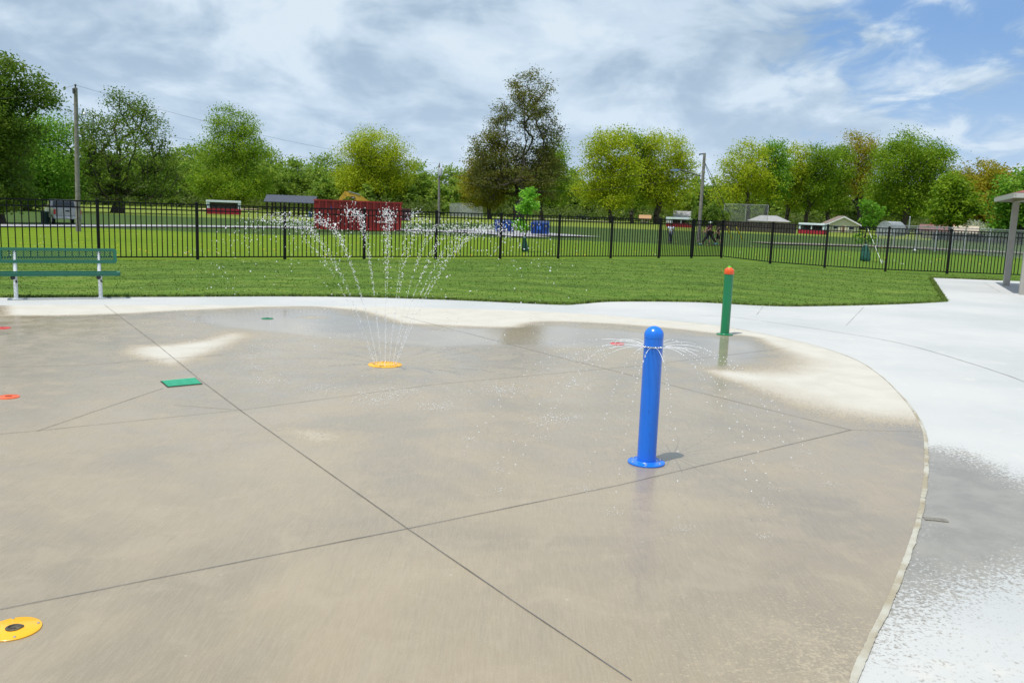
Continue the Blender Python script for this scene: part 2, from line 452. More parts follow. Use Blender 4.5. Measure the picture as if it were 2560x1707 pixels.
# sealant bead in the joint round the pad, ragged and stained
m, nt, bs = new_mat('sealant'); co = nt.nodes.new('ShaderNodeNewGeometry').outputs['Position']
c = mix(nt, ramp(nt, noise(nt, 3., 5, co=co), .4, .6), (.30, .26, .18), (.42, .41, .35))
c = mix(nt, ramp(nt, noise(nt, 22., 4, .7, co=co), .62, .68), c, (.05, .04, .03)); nt.links.new(c, bs.inputs['Base Color']); bs.inputs['Roughness'].default_value = .7
sb = resample(rim_c, .02)
sb = [p for p in sb if p[0] > 2.5 or p[1] < 9]
vv = []; P = np.array(sb)
for i in range(len(P)):
    d = P[min(i+1, len(P)-1)]-P[max(i-1, 0)]; d /= np.hypot(*d)+1e-9; nn = np.array([-d[1], d[0]])
    w = .005+.009*float(ss(-P[i, 1], -9.5, -6.5))
    a, b_ = w*(1+.35*math.sin(i*.37+2*math.sin(i*.05))*random.random()), w*(1+.3*random.random())
    vv += [(*(P[i]+nn*a), .0125), (*(P[i]+nn*a*.5), .0145), (*(P[i]-nn*b_*.5), .0145), (*(P[i]-nn*b_), .0125)]
sm = MB().add(vv, [(4*i+k, 4*i+k+1, 4*i+k+5, 4*i+k+4) for i in range(len(P)-1) for k in range(3)])
tag(sm.build('joint_sealant', m), kind='structure')

tag(MB().add(*strip(px_poly([(2122, 1193), (2145, 1195), (2163, 1197), (2176, 1198)], S), .055, .0095, .2)).build('damp_stain', mat('stain', (.175, .165, .14), .7, var=.2, vs=60)), kind='structure')
# fence line in ground metres
fA, fK = np.array([-10.82, 22.7]), np.array([8.59, 36.43]); fdir = (fK-fA)/np.hypot(*(fK-fA))


def on_fence(px, y0=650.):
    d = ray(px, y0); d = d[:2]/d[1]; # ray (t*d) meets the line fA + s*fdir
    Mx = np.array([[d[0], -fdir[0]], [d[1], -fdir[1]]]); t, s_ = np.linalg.solve(Mx, fA); return fA+fdir*s_


fposts = [fA-fdir*2*3.0, fA-fdir*3.0]+[on_fence(x) for x in (248, 494, 712, 910, 1089, 1250, 1395, 1526, 1646, 1728)]+[fK]+[g(1925, 659.6)[:2]*1.0, g(2061, 670)[:2], np.array([13.05, 30.75]), np.array([15.15, 30.6]), np.array([17.3, 30.5]), np.array([19.7, 30.3]), np.array([22.5, 30.1])]


def grass_material(name, a, b, c, stripes=True, scale=1.):
    m, nt, bs = new_mat(name); geo = nt.nodes.new('ShaderNodeNewGeometry'); co = geo.outputs['Position']
    big = noise(nt, .22*scale, 5, .6, co=co, dist=.5); mid = noise(nt, 2.5*scale, 6, .65, co=co); fine = noise(nt, 38, 4, .7, co=co)
    col = mix(nt, ramp(nt, big, .35, .65), a, b)
    col = mix(nt, math_(nt, 'MULTIPLY', ramp(nt, mid, .42, .68), .55), col, c)
    if stripes:
        vm = nt.nodes.new('ShaderNodeVectorMath'); vm.operation = 'DISTANCE'; nt.links.new(co, vm.inputs[0]); vm.inputs[1].default_value = (-1., 3., 0)
        dd = math_(nt, 'ADD', vm.outputs['Value'], math_(nt, 'MULTIPLY', noise(nt, .16, 3, co=co), 7.))
        w = math_(nt, 'SINE', math_(nt, 'MULTIPLY', dd, 3.1)); w2 = noise(nt, 1.0, 4, .6, co=None)
        cbn = nt.nodes.new('ShaderNodeCombineXYZ'); nt.links.new(math_(nt, 'MULTIPLY', dd, 3.), cbn.inputs[0])
        at2 = nt.nodes.new('ShaderNodeSeparateXYZ'); nt.links.new(co, at2.inputs[0]); nt.links.new(math_(nt, 'MULTIPLY', at2.outputs[0], .22), cbn.inputs[1])
        sn = noise(nt, 2.2, 5, .65, co=cbn.outputs[0])
        col = mix(nt, math_(nt, 'MULTIPLY', ramp(nt, w, -.6, .8), .42), col, tuple(x*.5 for x in a))
        col = mix(nt, math_(nt, 'MULTIPLY', ramp(nt, sn, .47, .66), .6), col, tuple(min(1, x*1.3) for x in c))
        col = mix(nt, math_(nt, 'MULTIPLY', ramp(nt, sn, .48, .34), .7), col, tuple(x*.5 for x in a))
    col = mix(nt, math_(nt, 'MULTIPLY', ramp(nt, fine, .35, .65), .28), col, tuple(x*.6 for x in a))
    nt.links.new(col, bs.inputs['Base Color']); bs.inputs['Roughness'].default_value = .9; bs.inputs['Specular IOR Level'].default_value = .15
    bump(nt, bs, fine, .35, .02); return m


M_lawn = grass_material('lawn_grass', (.064, .138, .011), (.088, .165, .015), (.150, .198, .034))
fp = fposts; lawn_poly = [tuple(p) for p in fp]+[(34, 29), (34, -6), (-26, -6), (-26, 12)]
tag(sheet('lawn', lawn_poly, 0., 1.2, M_lawn), kind='structure')
# the open field: a polar sheet that reaches the horizon
nr, na = 260, 420
rr = 2+np.geomspace(1, 1600, nr)-1; aa = np.linspace(-math.pi, math.pi, na, endpoint=False)
R_, A_ = np.meshgrid(rr, aa, indexing='ij'); X = R_*np.sin(A_); Y = R_*np.cos(A_)
Z = terr(X, Y)-.03+.12*np.sin(X*.05+1)*np.cos(Y*.043)*ss(Y, 50, 90)
V = np.c_[X.ravel(), Y.ravel(), Z.ravel()]
i, j = np.meshgrid(np.arange(nr-1), np.arange(na), indexing='ij'); j2 = (j+1) % na
T = np.c_[(i*na+j).ravel(), (i*na+j2).ravel(), ((i+1)*na+j2).ravel(), ((i+1)*na+j).ravel()]
V = np.r_[V, [(0, 0, -.03)]]; 
m, nt, bs = new_mat('field_grass'); geo = nt.nodes.new('ShaderNodeNewGeometry'); co = geo.outputs['Position']
big = noise(nt, .06, 5, .6, co=co, dist=.4); mid = noise(nt, .9, 6, .65, co=co); fine = noise(nt, 18, 4, .7, co=co)
at2 = nt.nodes.new('ShaderNodeSeparateXYZ'); nt.links.new(co, at2.inputs[0])
near = mix(nt, ramp(nt, big, .35, .65), (.118, .195, .007), (.150, .225, .010))
near = mix(nt, math_(nt, 'MULTIPLY', ramp(nt, at2.outputs[0], -4, 12), .75), near, (.085, .16, .018))
mow = math_(nt, 'SINE', math_(nt, 'MULTIPLY', math_(nt, 'ADD', at2.outputs[1], math_(nt, 'MULTIPLY', mid, 1.5)), 2.2))
near = mix(nt, math_(nt, 'MULTIPLY', ramp(nt, mow, -.2, .8), .25), near, (.07, .15, .01))
rough = mix(nt, ramp(nt, mid, .35, .65), (.045, .085, .018), (.062, .100, .028))  # unmown band beyond the road, colour also darkened to carry cloud shade
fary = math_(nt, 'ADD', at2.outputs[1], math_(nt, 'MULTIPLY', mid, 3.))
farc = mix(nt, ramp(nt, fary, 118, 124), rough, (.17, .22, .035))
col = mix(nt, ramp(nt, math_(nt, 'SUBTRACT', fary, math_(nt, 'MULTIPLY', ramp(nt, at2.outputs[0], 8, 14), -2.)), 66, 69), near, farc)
col = mix(nt, math_(nt, 'MULTIPLY', ramp(nt, fine, .4, .65), .35), col, (.045, .085, .012))
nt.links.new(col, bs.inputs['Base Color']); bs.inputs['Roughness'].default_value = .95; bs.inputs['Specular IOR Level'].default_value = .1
bump(nt, bs, fine, .6, .05)
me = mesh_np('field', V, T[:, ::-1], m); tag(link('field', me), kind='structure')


def ground_strip(name, P, w, m, dz=.06):
    P = resample([tuple(p) for p in P], 2.); v, f = strip(P, w, 0); v = [(x, y, float(terr(x, y))+dz+.12*math.sin(x*.05+1)*math.cos(y*.043)*float(ss(y, 50, 90))) for x, y, _ in v]
    o = MB().add(v, f).build(name, m); return tag(o, kind='structure')


M_asph = mat('old_asphalt', (.30, .30, .31), .9, var=.12, vs=1.5)
Pth = [gt(x, y)[:2] for x, y in ((-300, 563), (0, 566), (400, 567), (800, 570), (1100, 577), (1240, 583), (1330, 592))]
Pth = [p for p in Pth]
ground_strip('road', Pth, 3.4, M_asph)
ground_strip('parking_pad', [gt(1150, 573)[:2], gt(1260, 578)[:2], gt(1420, 590)[:2]], 7.5, M_asph, .075)
ground_strip('far_path', [gt(1330, 545)[:2], gt(1500, 553)[:2], gt(1640, 560)[:2], gt(1760, 566)[:2]], 3.6, mat('pale_gravel', (.50, .45, .36), .95, var=.1, vs=1), .09)
ground_strip('infield_dirt', [gt(540, 526)[:2], gt(620, 523)[:2], gt(760, 525)[:2], gt(880, 527)[:2]], 9., mat('infield_sand', (.50, .40, .25), .95, var=.1, vs=1), .10)
ground_strip('warning_track', [gt(1900, 606)[:2], gt(2070, 611)[:2], gt(2300, 620)[:2], gt(2560, 634)[:2], gt(2800, 646)[:2]], 4.5, mat('gravel_track', (.155, .145, .115), .95, var=.3, vs=2), .06)

# grass blades: nobody could count them
def blades(name, n, sampler, hmin, hmax, m):
    P = sampler(n); n = len(P); h = RNG.uniform(hmin, hmax, n); a = RNG.uniform(0, 2*math.pi, n); w = RNG.uniform(.004, .009, n)*(1+P[:, 1]/14)
    lx, ly = RNG.normal(0, .35, n)*h, RNG.normal(0, .35, n)*h; z = P[:, 2]
    b0 = np.c_[P[:, 0]-np.cos(a)*w, P[:, 1]-np.sin(a)*w, z]; b1 = np.c_[P[:, 0]+np.cos(a)*w, P[:, 1]+np.sin(a)*w, z]; t = np.c_[P[:, 0]+lx, P[:, 1]+ly, z+h]
    V = np.stack([b0, b1, t], 1).reshape(-1, 3); return tag(link(name, mesh_np(name, V, np.arange(3*n).reshape(-1, 3), m)), kind='stuff')


def lawn_sampler(n):
    u = RNG.uniform(0, 1, n*3); y = 13+19*u**1.25; x = RNG.uniform(-12, 20, n*3)
    P = np.c_[x, y]; ok = in_poly(P, lawn_poly) & ~in_poly(P, slab_poly) & (np.abs(x) < y*.66+1)
    P = P[ok][:n]; return np.c_[P, np.zeros(len(P))]


def edge_sampler(n):
    e = np.array(resample(slab_edge+px_poly([(2351, 728), (2329, 695), (2502, 702)]), .02)); k = RNG.integers(0, len(e), n)
    P = e[k]+RNG.normal(0, .03, (n, 2)); P[:, 1] += .035; P = P[~in_poly(P, slab_poly)]; return np.c_[P, np.zeros(len(P))]


m = M_lawn
tag(blades('grass_blades', 28000, lawn_sampler, .008, .02, m), 'short mown green grass between the walkway and the fence', 'grass')
m2 = mat('grass_edge', (.11, .17, .02), .8, var=.4, vs=9)
tag(blades('edge_grass', 26000, edge_sampler, .03, .065, m2), 'darker grass fringe along the walkway edge', 'grass')
# dandelions and clover heads
dl = []
for k in range(420):
    x = random.uniform(0, 2560); y = random.uniform(584, 645) if x < 1750 else random.uniform(615, 665)
    p = gt(x, y); 
    q = on_fence(min(x, 1803)); 
    if math.hypot(p[0], p[1]) < math.hypot(*q)+.6: continue
    dl.append(p)
def flower(ps, name, m, lab, r):
    b = MB()
    for p in ps: b.lathe([(.001, .06), (r, .065), (r*.9, .08), (.001, .085)], 6, p)
    tag(b.build(name, m), lab, 'flowers', kind='stuff')
flower(dl[::3], 'dandelions', mat('dandelion', (.75, .48, .01), .8), 'yellow dandelions dotted over the field beyond the fence', .035)
flower(dl[1::3], 'clover_heads', mat('clover', (.6, .62, .55), .8), 'pale clover heads dotted over the field beyond the fence', .028)

# ------------------------------------------------------------------ fence
M_blk = mat('black_steel', (.006, .006, .007), .62, var=.3, vs=3); M_blk.node_tree.nodes['Principled BSDF'].inputs['Specular IOR Level'].default_value = .25
FH = 1.56
fr = empty('metal_fence', (*fposts[0], 0), 0, 'long black metal picket fence with square posts along the lawn', 'fence')
o0 = np.array([*fposts[0], 0])
for k, p in enumerate(fposts):
    z0 = min(0., float(terr(p[0], p[1]))*.0); b = MB(); c = (p[0]-o0[0], p[1]-o0[1]); ang = math.atan2(*(fposts[min(k+1, len(fposts)-1)]-fposts[max(k-1, 0)])[::-1])
    b.box((*c, FH/2-.05), (.07, .07, FH+.1-.03), ang); b.box((*c, FH-.01), (.085, .085, .025), ang, bev=.006); b.box((*c, FH+.012), (.04, .04, .02), ang, bev=.008)
    b.build('post', M_blk, fr)
for a, b_ in zip(fposts[:-1], fposts[1:]):
    d = b_-a; L = np.hypot(*d); u = d/L; ang = math.atan2(u[1], u[0]); mb = MB(); a0 = a-o0[:2]
    for z, h in ((FH-.055, .035), (FH-.215, .035), (.075, .035)):
        c = a0+u*L/2; mb.box((c[0], c[1], z), (L-.07, .034, h), ang)
    n = 19
    for k in range(1, n):
        c = a0+u*(L*k/n); mb.box((c[0], c[1], (.06+FH-.045)/2+.0), (.024, .022, FH-.105+.002), ang)
    mb.build('picket_panel', M_blk, fr)

# ------------------------------------------------------------------ bollards and ground nozzles
def paint(name, col, rough=.22):
    m, nt, bs = new_mat(name); n = noise(nt, 14, 5); n2 = noise(nt, 3, 3)
    n3 = noise(nt, 30, 4, .7, sc=(1, 1, .06)); c = mix(nt, math_(nt, 'MULTIPLY', math_(nt, 'ADD', ramp(nt, n2, .35, .7), ramp(nt, n3, .5, .7)), .5), col, tuple(min(1, x*.8+.008) for x in col))
    nt.links.new(c, bs.inputs['Base Color']); nt.links.new(math_(nt, 'MULTIPLY_ADD', n, .15, rough), bs.inputs['Roughness'])
    bs.inputs['Coat Weight'].default_value = .25; bs.inputs['Coat Roughness'].default_value = .12; bump(nt, bs, n, .08, .002); return m


M_blue = paint('blue_paint', (.002, .160, .74)); M_green = paint('green_paint', (.0, .20, .075)); M_org = paint('orange_paint', (.85, .105, .012), .3)
M_lime = paint('lime_plastic', (.10, .62, .02), .3); M_yel = paint('yellow_paint', (.88, .44, .004), .3); M_red = paint('red_paint', (.62, .035, .03), .3)
M_gr2 = paint('grate_green', (.0, .42, .20), .35); M_steel = mat('steel', (.72, .72, .70), .25, metal=1., var=.1, vs=30)
M_brass = mat('dull_brass', (.12, .10, .07), .4, metal=.6, var=.4, vs=40); M_hole = mat('dark_hole', (.01, .01, .012), .9)
PZ = .0105


def bolts(root, r, z, n, a0=.3, s=.007):
    first = None
    for k in range(n):
        a = a0+2*math.pi*k/n
        if first is None:
            first = MB().lathe([(s*1.5, 0), (s*1.5, .002), (s, .002), (s, s*.8), (s*.6, s*1.3), (.0005, s*1.4)], 10).build('bolt', M_steel, root); o = first
        else:
            o = first.copy(); COL.objects.link(o); o.parent = root
        o.location = (r*math.cos(a), r*math.sin(a), z)


rb = empty('spray_bollard', (*bcen[:2], PZ), 0, 'blue round-topped bollard with a ring of water nozzles on the wet pad', 'bollard')
R = .0645
MB().lathe([(.127, 0), (.128, .003), (.127, .010), (.124, .012), (R+.006, .012), (R+.001, .018), (R-.001, .018)], 48).build('base_plate', M_blue, rb)
MB().lathe([(R, .012), (R, .868)], 48).build('post', M_blue, rb)
MB().lathe([(R-.001, .868), (R+.0012, .870), (R+.0012, .886)]+[(R*math.cos(a)*1.015, .886+R*.98*math.sin(a)) for a in np.linspace(.05, 1.5, 12)]+[(.0005, .886+R*.985)], 48).build('dome_cap', M_blue, rb)
MB().lathe([(R, .806), (R+.003, .807), (R+.003, .815), (R, .816)], 40).build('nozzle_ring', M_steel, rb)
nz0 = None
for k in range(20):
    a = 2*math.pi*k/20
    if nz0 is None:
        nz0 = MB().tube([(0, 0, 0), (.006, 0, 0), (.011, 0, 0), (.013, 0, 0)], [.005, .0055, .0045, .002], 8).build('nozzle', M_steel, rb); o = nz0
    else: o = nz0.copy(); COL.objects.link(o); o.parent = rb
    o.location = ((R+.002)*math.cos(a), (R+.002)*math.sin(a), .811); o.rotation_euler = (0, -.1, a)
bolts(rb, .104, .012, 6, .35, .0065)

gcen = g(1811.4, 838)
rg = empty('orange_topped_bollard', (*gcen[:2], PZ), 0, 'green bollard with an orange cap at the puddle edge', 'bollard')
MB().lathe([(.118, 0), (.119, .004), (.118, .012), (.115, .014), (R+.006, .014), (R, .02), (R-.002, .02)], 40).build('base_plate', M_green, rg)
MB().lathe([(R, .012), (R, .885)], 40).build('post', M_green, rg)
MB().lathe([(R+.004, .878), (R+.005, .88), (R+.005, .938), (R+.003, .945), (.048, .952), (.044, .962), (.032, .972), (.02, .975)], 40).build('cap', M_org, rg)
MB().lathe([(.024, .972), (.024, .984), (.018, .992), (.001, .995)], 24).build('button', M_lime, rg)
bolts(rg, .096, .014, 6, .1, .006)


def disc(name, px, py, r, m, label, kind='slot', nb=0):
    p = g(px, py); o = empty(name, (p[0], p[1], PZ), 0, label, 'spray nozzle')
    MB().lathe([(r, -.0), (r, .004), (r-.003, .0065), (.001, .007)], 40).build('cover_plate', m, o)
    if kind == 'slot': MB().box((0, 0, .0082), (.05, .014, .0022), .3, bev=.001).build('nozzle', M_hole, o)
    elif kind == 'brass':
        MB().lathe([(.03, .0072), (.03, .010), (.021, .012), (.02, .0085), (.012, .0085), (.011, .0115), (.001, .0118)], 20).build('nozzle', M_brass, o)
        MB().lathe([(.016, 0), (.016, .011), (.012, .013), (.001, .0135)], 10, (.018, .008, 0)).build('nozzle', M_brass, o)
    elif kind == 'ring':
        j0 = None
        for k in range(20):
            a = 2*math.pi*k/20
            if j0 is None: j0 = q_ = MB().lathe([(.0062, .0075), (.0062, .0105), (.001, .0107)], 8).build('jet_hole', M_hole, o)
            else: q_ = j0.copy(); COL.objects.link(q_); q_.parent = o
            q_.location = (.118*math.cos(a), .118*math.sin(a), 0)
        MB().lathe([(.135, .004), (.134, .0085), (.105, .0085), (.104, .004)], 40).build('ring_band', M_yel, o)
    if nb: bolts(o, r*.86, .007, nb, .55, .004)
    return o


disc('jet_cover', 962.5, 914, .181, M_yel, 'yellow ring-jet cover under the tall water fountain', 'ring')
disc('jet_cover', 35, 1579, .098, M_yel, 'yellow nozzle cover cut by the bottom left corner of the photo', 'brass', 4)
disc('jet_cover', 21.5, 995.5, .083, M_org, 'orange nozzle cover at the left edge, nearer than the red one', 'slot')
disc('jet_cover', 5, 822.5, .10, M_red, 'red nozzle cover at the left edge in front of the bench', 'slot')
disc('jet_cover', 1543.5, 861.5, .096, M_red, 'red nozzle cover behind the blue bollard', 'slot')
disc('jet_cover', 668.5, 798.3, .085, M_green, 'small green nozzle cover in the puddle left of the fountain', 'slot')
# drain grate
c4 = [g(x, y) for x, y in ((402, 956), (487.5, 948), (505, 963), (420, 971))]; cc = sum(c4)/4
gr = empty('drain_grate', (*cc[:2], PZ), 0, 'green slatted drain grate set beside the long pad joint', 'drain grate')
loc = [(p-cc)[:2] for p in c4]
b = MB(); b.prism([tuple(q*1.04) for q in loc], 'z', -.004, .0025); b.build('drain_frame', mat('rusty_frame', (.03, .03, .022), .8), gr)
b = MB(); n = 6
for k in range(n):
    t0, t1 = (k+.17)/n, (k+.83)/n; L = lambda t: loc[0]+(loc[3]-loc[0])*t; Rr = lambda t: loc[1]+(loc[2]-loc[1])*t
    b.prism([tuple(L(t0)*.97), tuple(Rr(t0)*.97), tuple(Rr(t1)*.97), tuple(L(t1)*.97)], 'z', .0027, .009)
b.build('slats', M_gr2, gr)

# ------------------------------------------------------------------ water
m, nt, bs = new_mat('water_drops'); bs.inputs['Base Color'].default_value = (.93, .96, 1, 1); bs.inputs['Roughness'].default_value = .04
bs.inputs['IOR'].default_value = 1.333; bs.inputs['Transmission Weight'].default_value = .2; bs.inputs['Coat Weight'].default_value = 1.
n = noise(nt, 900, 2); nt.links.new(mix(nt, ramp(nt, n, .4, .6), (.86, .90, .95), (.97, .98, 1)), bs.inputs['Base Color']); M_wat = m
phi = (1+5**.5)/2
ICO = np.array([(-1, phi, 0), (1, phi, 0), (-1, -phi, 0), (1, -phi, 0), (0, -1, phi), (0, 1, phi), (0, -1, -phi), (0, 1, -phi), (phi, 0, -1), (phi, 0, 1), (-phi, 0, -1), (-phi, 0, 1)])/math.sqrt(1+phi*phi)
ICF = np.array([(0, 11, 5), (0, 5, 1), (0, 1, 7), (0, 7, 10), (0, 10, 11), (1, 5, 9), (5, 11, 4), (11, 10, 2), (10, 7, 6), (7, 1, 8), (3, 9, 4), (3, 4, 2), (3, 2, 6), (3, 6, 8), (3, 8, 9), (4, 9, 5), (2, 4, 11), (6, 2, 10), (8, 6, 7), (9, 8, 1)])


def drops(P, r, sz=None):
    n = len(P); s_ = np.ones((n, 3)) if sz is None else sz
    V = P[:, None, :]+ICO[None]*r[:, None, None]*s_[:, None, :]; Fc = ICF[None]+12*np.arange(n)[:, None, None]
    return V.reshape(-1, 3), Fc.reshape(-1, 3)


GR = 9.81
fc = g(962.5, 914); P = []; Rd = []
for k in range(16):
    a = 2*math.pi*(k+.35)/16+random.uniform(-.04, .04); vz = 5.60-.22*abs(math.cos(a))+random.uniform(-.1, .1); vh = 1.25+.72*abs(math.cos(a))**2+random.uniform(-.1, .1); T = 2*vz/GR
    base = np.array([fc[0]+.118*math.cos(a), fc[1]+.118*math.sin(a), .02])
    for i in range(360):
        u = random.random()*(1 if random.random() < .62 else .45); t = T*(u if random.random() < .86 else .48+random.gauss(0, .13))
        t = min(max(t, 0), T*.995)
        if t > T*.62 and random.random() < .42: continue
        if t > T*.8 and random.random() < .3: continue
        q = t/T; sp_ = .003+.13*max(0, q-.15)**1.15
        cl = random.gauss(0, .5)*.5; d = vh*t*(1+.14*random.gauss(0, 1)*max(0, q-.3)); 
        x = base+np.array([math.cos(a)*d, math.sin(a)*d, vz*t-.5*GR*t*t])+np.random.default_rng(k*1000+i).normal(0, sp_, 3)*np.array([1, 1, .75])
        if x[2] < .015: continue
        P.append(x); Rd.append(random.uniform(.0017, .0036)*(1+.45*min(1, q*2.2))*(1.5 if random.random() < .10 else 1))
P = np.array(P); Rd = np.array(Rd); v1, f1 = drops(P, Rd, RNG.uniform(.7, 1.5, (len(P), 3)))
b = mesh_np('fountain_water', v1, f1, M_wat, True)
tag(link('fountain_water', b), 'tall spreading fountain of white water drops above the yellow cover', 'fountain water', kind='stuff')
# thin unbroken jets near the ring
jb = MB()
for k in range(16):
    a = 2*math.pi*(k+.35)/16; vz, vh = 5.60-.22*abs(math.cos(a)), 1.25+.72*abs(math.cos(a))**2; pts = []
    for t in np.linspace(0, .10, 9): pts.append((fc[0]+math.cos(a)*(.118+vh*t), fc[1]+math.sin(a)*(.118+vh*t), .018+vz*t-.5*GR*t*t))
    jb.tube(pts, [.0012]*8+[.0008], 6)
P = []; Rd = []; 
blues = MB()
for k in range(20):
    a = 2*math.pi*k/20; vr_ = 2.45+random.uniform(-.45, .35); vz = .55+random.uniform(-.2, .25)
    if k % 5 == 3: vr_ *= .8
    ca, sa = math.cos(a), math.sin(a); x0 = .8+PZ
    tt = (vz+math.sqrt(vz*vz+2*GR*x0))/GR; br = random.uniform(.16, .3)*tt; pts = []
    for t in np.linspace(0, br, 9): pts.append((bcen[0]+ca*(R+.012+vr_*t), bcen[1]+sa*(R+.012+vr_*t), x0+.01+vz*t-.5*GR*t*t))
    blues.tube(pts, [.0018]*8+[.0011], 6)
    t = br
    while t < tt:
        d = R+.012+vr_*t; q = t/tt
        P.append((bcen[0]+ca*d+random.gauss(0, .006*q), bcen[1]+sa*d+random.gauss(0, .006*q), x0+.01+vz*t-.5*GR*t*t+random.gauss(0, .008*q))); Rd.append(random.uniform(.0022, .0048))
        t += random.uniform(.003, .016)+.022*q*random.random()
    d = R+.012+vr_*tt
    for i in range(26):
        P.append((bcen[0]+ca*d+random.gauss(0, .035), bcen[1]+sa*d+random.gauss(0, .03), .012+abs(random.gauss(0, .016)))); Rd.append(random.uniform(.001, .0022))
v2, f2 = drops(np.array(P), np.array(Rd)); blues.add(v2, f2, True)
tag(blues.build('bollard_water', M_wat), 'thin arcs of water drops falling round the blue bollard', 'water spray', kind='stuff')
tag(jb.build('jet_streams', M_wat), 'short unbroken water streams leaving the yellow ring cover', 'water jets', kind='stuff')
P = []; Rd = []
spl = [(625, 800), (570, 825), (585, 850), (620, 878), (740, 897), (870, 910), (1145, 900), (800, 775), (1130, 788), (1260, 790), (1360, 815), (1320, 830), (1330, 890), (700, 760), (1275, 968), (1165, 900), (1000, 940), (930, 905), (860, 925), (500, 800), (1040, 760)]
for x, y in spl:
    c = g(x*S, y*S)
    for i in range(110):
        q = abs(random.gauss(0, 1)); P.append((c[0]+random.gauss(0, .10), c[1]+random.gauss(0, .10), .013+.035*q*random.random())); Rd.append(random.uniform(.0015, .0036))
for i in range(900):      # fine stray drops lying and bouncing on the pad
    a = random.uniform(0, 6.283); d = 1.55+random.gauss(0, .35); P.append((fc[0]+math.cos(a)*d, fc[1]+math.sin(a)*d, .012+abs(random.gauss(0, .03)))); Rd.append(random.uniform(.001, .0027))
v3, f3 = drops(np.array(P), np.array(Rd))
tag(link('splash_water', mesh_np('splash_water', v3, f3, M_wat, True)), 'small white splashes where drops land on the wet pad', 'water splash', kind='stuff')

# ------------------------------------------------------------------ bench
bl, br = g(41, 748), g(251.6, 745); d = br-bl; Lx = np.hypot(*d[:2]); mid = (bl+br)/2
M_bg = paint('bench_green', (.004, .125, .075), .45); M_wh = paint('white_tube', (.72, .74, .76), .35); M_cap = mat('black_plastic', (.02, .02, .02), .5)
bn = empty('park_bench', (mid[0], mid[1], .006), math.atan2(d[1], d[0]), 'green steel bench with mesh backrest on white tube legs', 'bench')
zs, bw = .405, 1.72                 # seat height, length
X0 = .02
def rrect(x0, z0, x1, z1, r, n=5):
    o = []
    for cx_, cz_, a0 in ((x1-r, z1-r, 0), (x0+r, z1-r, 90), (x0+r, z0+r, 180), (x1-r, z0+r, 270)):
        for k in range(n+1): a = math.radians(a0+90*k/n); o.append((cx_+r*math.cos(a), cz_+r*math.sin(a)))
    return o
def lattice(w, h, step, t, ox, place, t2=.003):
    b = MB(); n = int((w+h)/step)+2
    for sgn in (1, -1):
        for k in range(n):
            x_ = -w/2-h+k*step; a = max(0, (-w/2-x_)); c_ = min(h, (w/2-x_))
            if c_ <= a: continue
            A = (x_+a, a); B = (x_+c_, c_)
            if sgn < 0: A = (-A[0], A[1]); B = (-B[0], B[1])
            b.bar(place(A[0]+ox, A[1], .0015*sgn), place(B[0]+ox, B[1], .0015*sgn), t, t2)
    return b
# backrest: leaning back, frame with rounded corners plus a diamond mesh
th = .17; zb, hb = .56, .245
bp = lambda x, h, o=0: (x, .13+math.sin(th)*h-o, zb+math.cos(th)*h)
out = rrect(-bw/2, 0, bw/2, hb, .045); inn = rrect(-bw/2+.048, .05, bw/2-.048, hb-.045, .012)
fb = MB(); n = len(out)
for q, off in ((0, .012), (1, -.012)):
    pass
vo_ = [bp(x+X0, h, .012) for x, h in out]; vi_ = [bp(x+X0, h, .012) for x, h in inn]; vo2 = [bp(x+X0, h, -.012) for x, h in out]; vi2 = [bp(x+X0, h, -.012) for x, h in inn]
fs = []
for k in range(n):
    l = (k+1) % n; fs += [(k, l, n+l, n+k), (2*n+l, 2*n+k, 3*n+k, 3*n+l), (l, k, 2*n+k, 2*n+l), (n+k, n+l, 3*n+l, 3*n+k)]
fb.add(vo_+vi_+vo2+vi2, fs); bk = fb.build('backrest', M_bg, bn)
lattice(bw-.09, hb-.09, .038, .004, X0, lambda x, h, o: bp(x, h+.048, o), .0105).build('backrest_mesh', M_bg, bk)
# seat: rolled edge frame and mesh
fs_ = MB(); y0, y1 = -.22, .10
for a, b_ in (((X0-bw/2, y0, zs), (X0+bw/2, y0, zs)), ((X0-bw/2, y1, zs+.0), (X0+bw/2, y1, zs+.0)), ((X0-bw/2, y0, zs), (X0-bw/2, y1, zs)), ((X0+bw/2, y0, zs), (X0+bw/2, y1, zs))): fs_.bar(a, b_, .05, .052)
seat = fs_.build('seat', M_bg, bn)
lattice(bw-.04, y1-y0-.04, .034, .0065, X0, lambda x, h, o: (x, y0+.02+h, zs+.01+o)).build('seat_mesh', M_bg, seat)
for sx in (-1, 1):
    x = sx*Lx/2
    MB().tube([(x, -.05, 0), (x, -.02, zs-.12), (x, 0, zs-.05)], .031, 14).build('leg', M_wh, bn)
    MB().lathe([(.075, 0), (.075, .008), (.034, .01), (.034, .02)], 20, (x, -.05, 0)).build('foot_plate', M_wh, bn)
    MB().tube([(x, -.2, zs-.045), (x, 0, zs-.05), (x, .085, zs-.045), (x, .125, zs+.0), (x, .15, zb), (x, .16+.03, zb+.2)], .029, 12).build('back_support', M_wh, bn)
    MB().tube([(x-.03, -.225, zs-.05), (x-.03, -.195, zs-.05)], .034, 14).build('end_cap', M_cap, bn)
    MB().box((x+.014, -.062, zs-.125), (.022, .02, .04), bev=.003).build('clip', M_cap, bn)

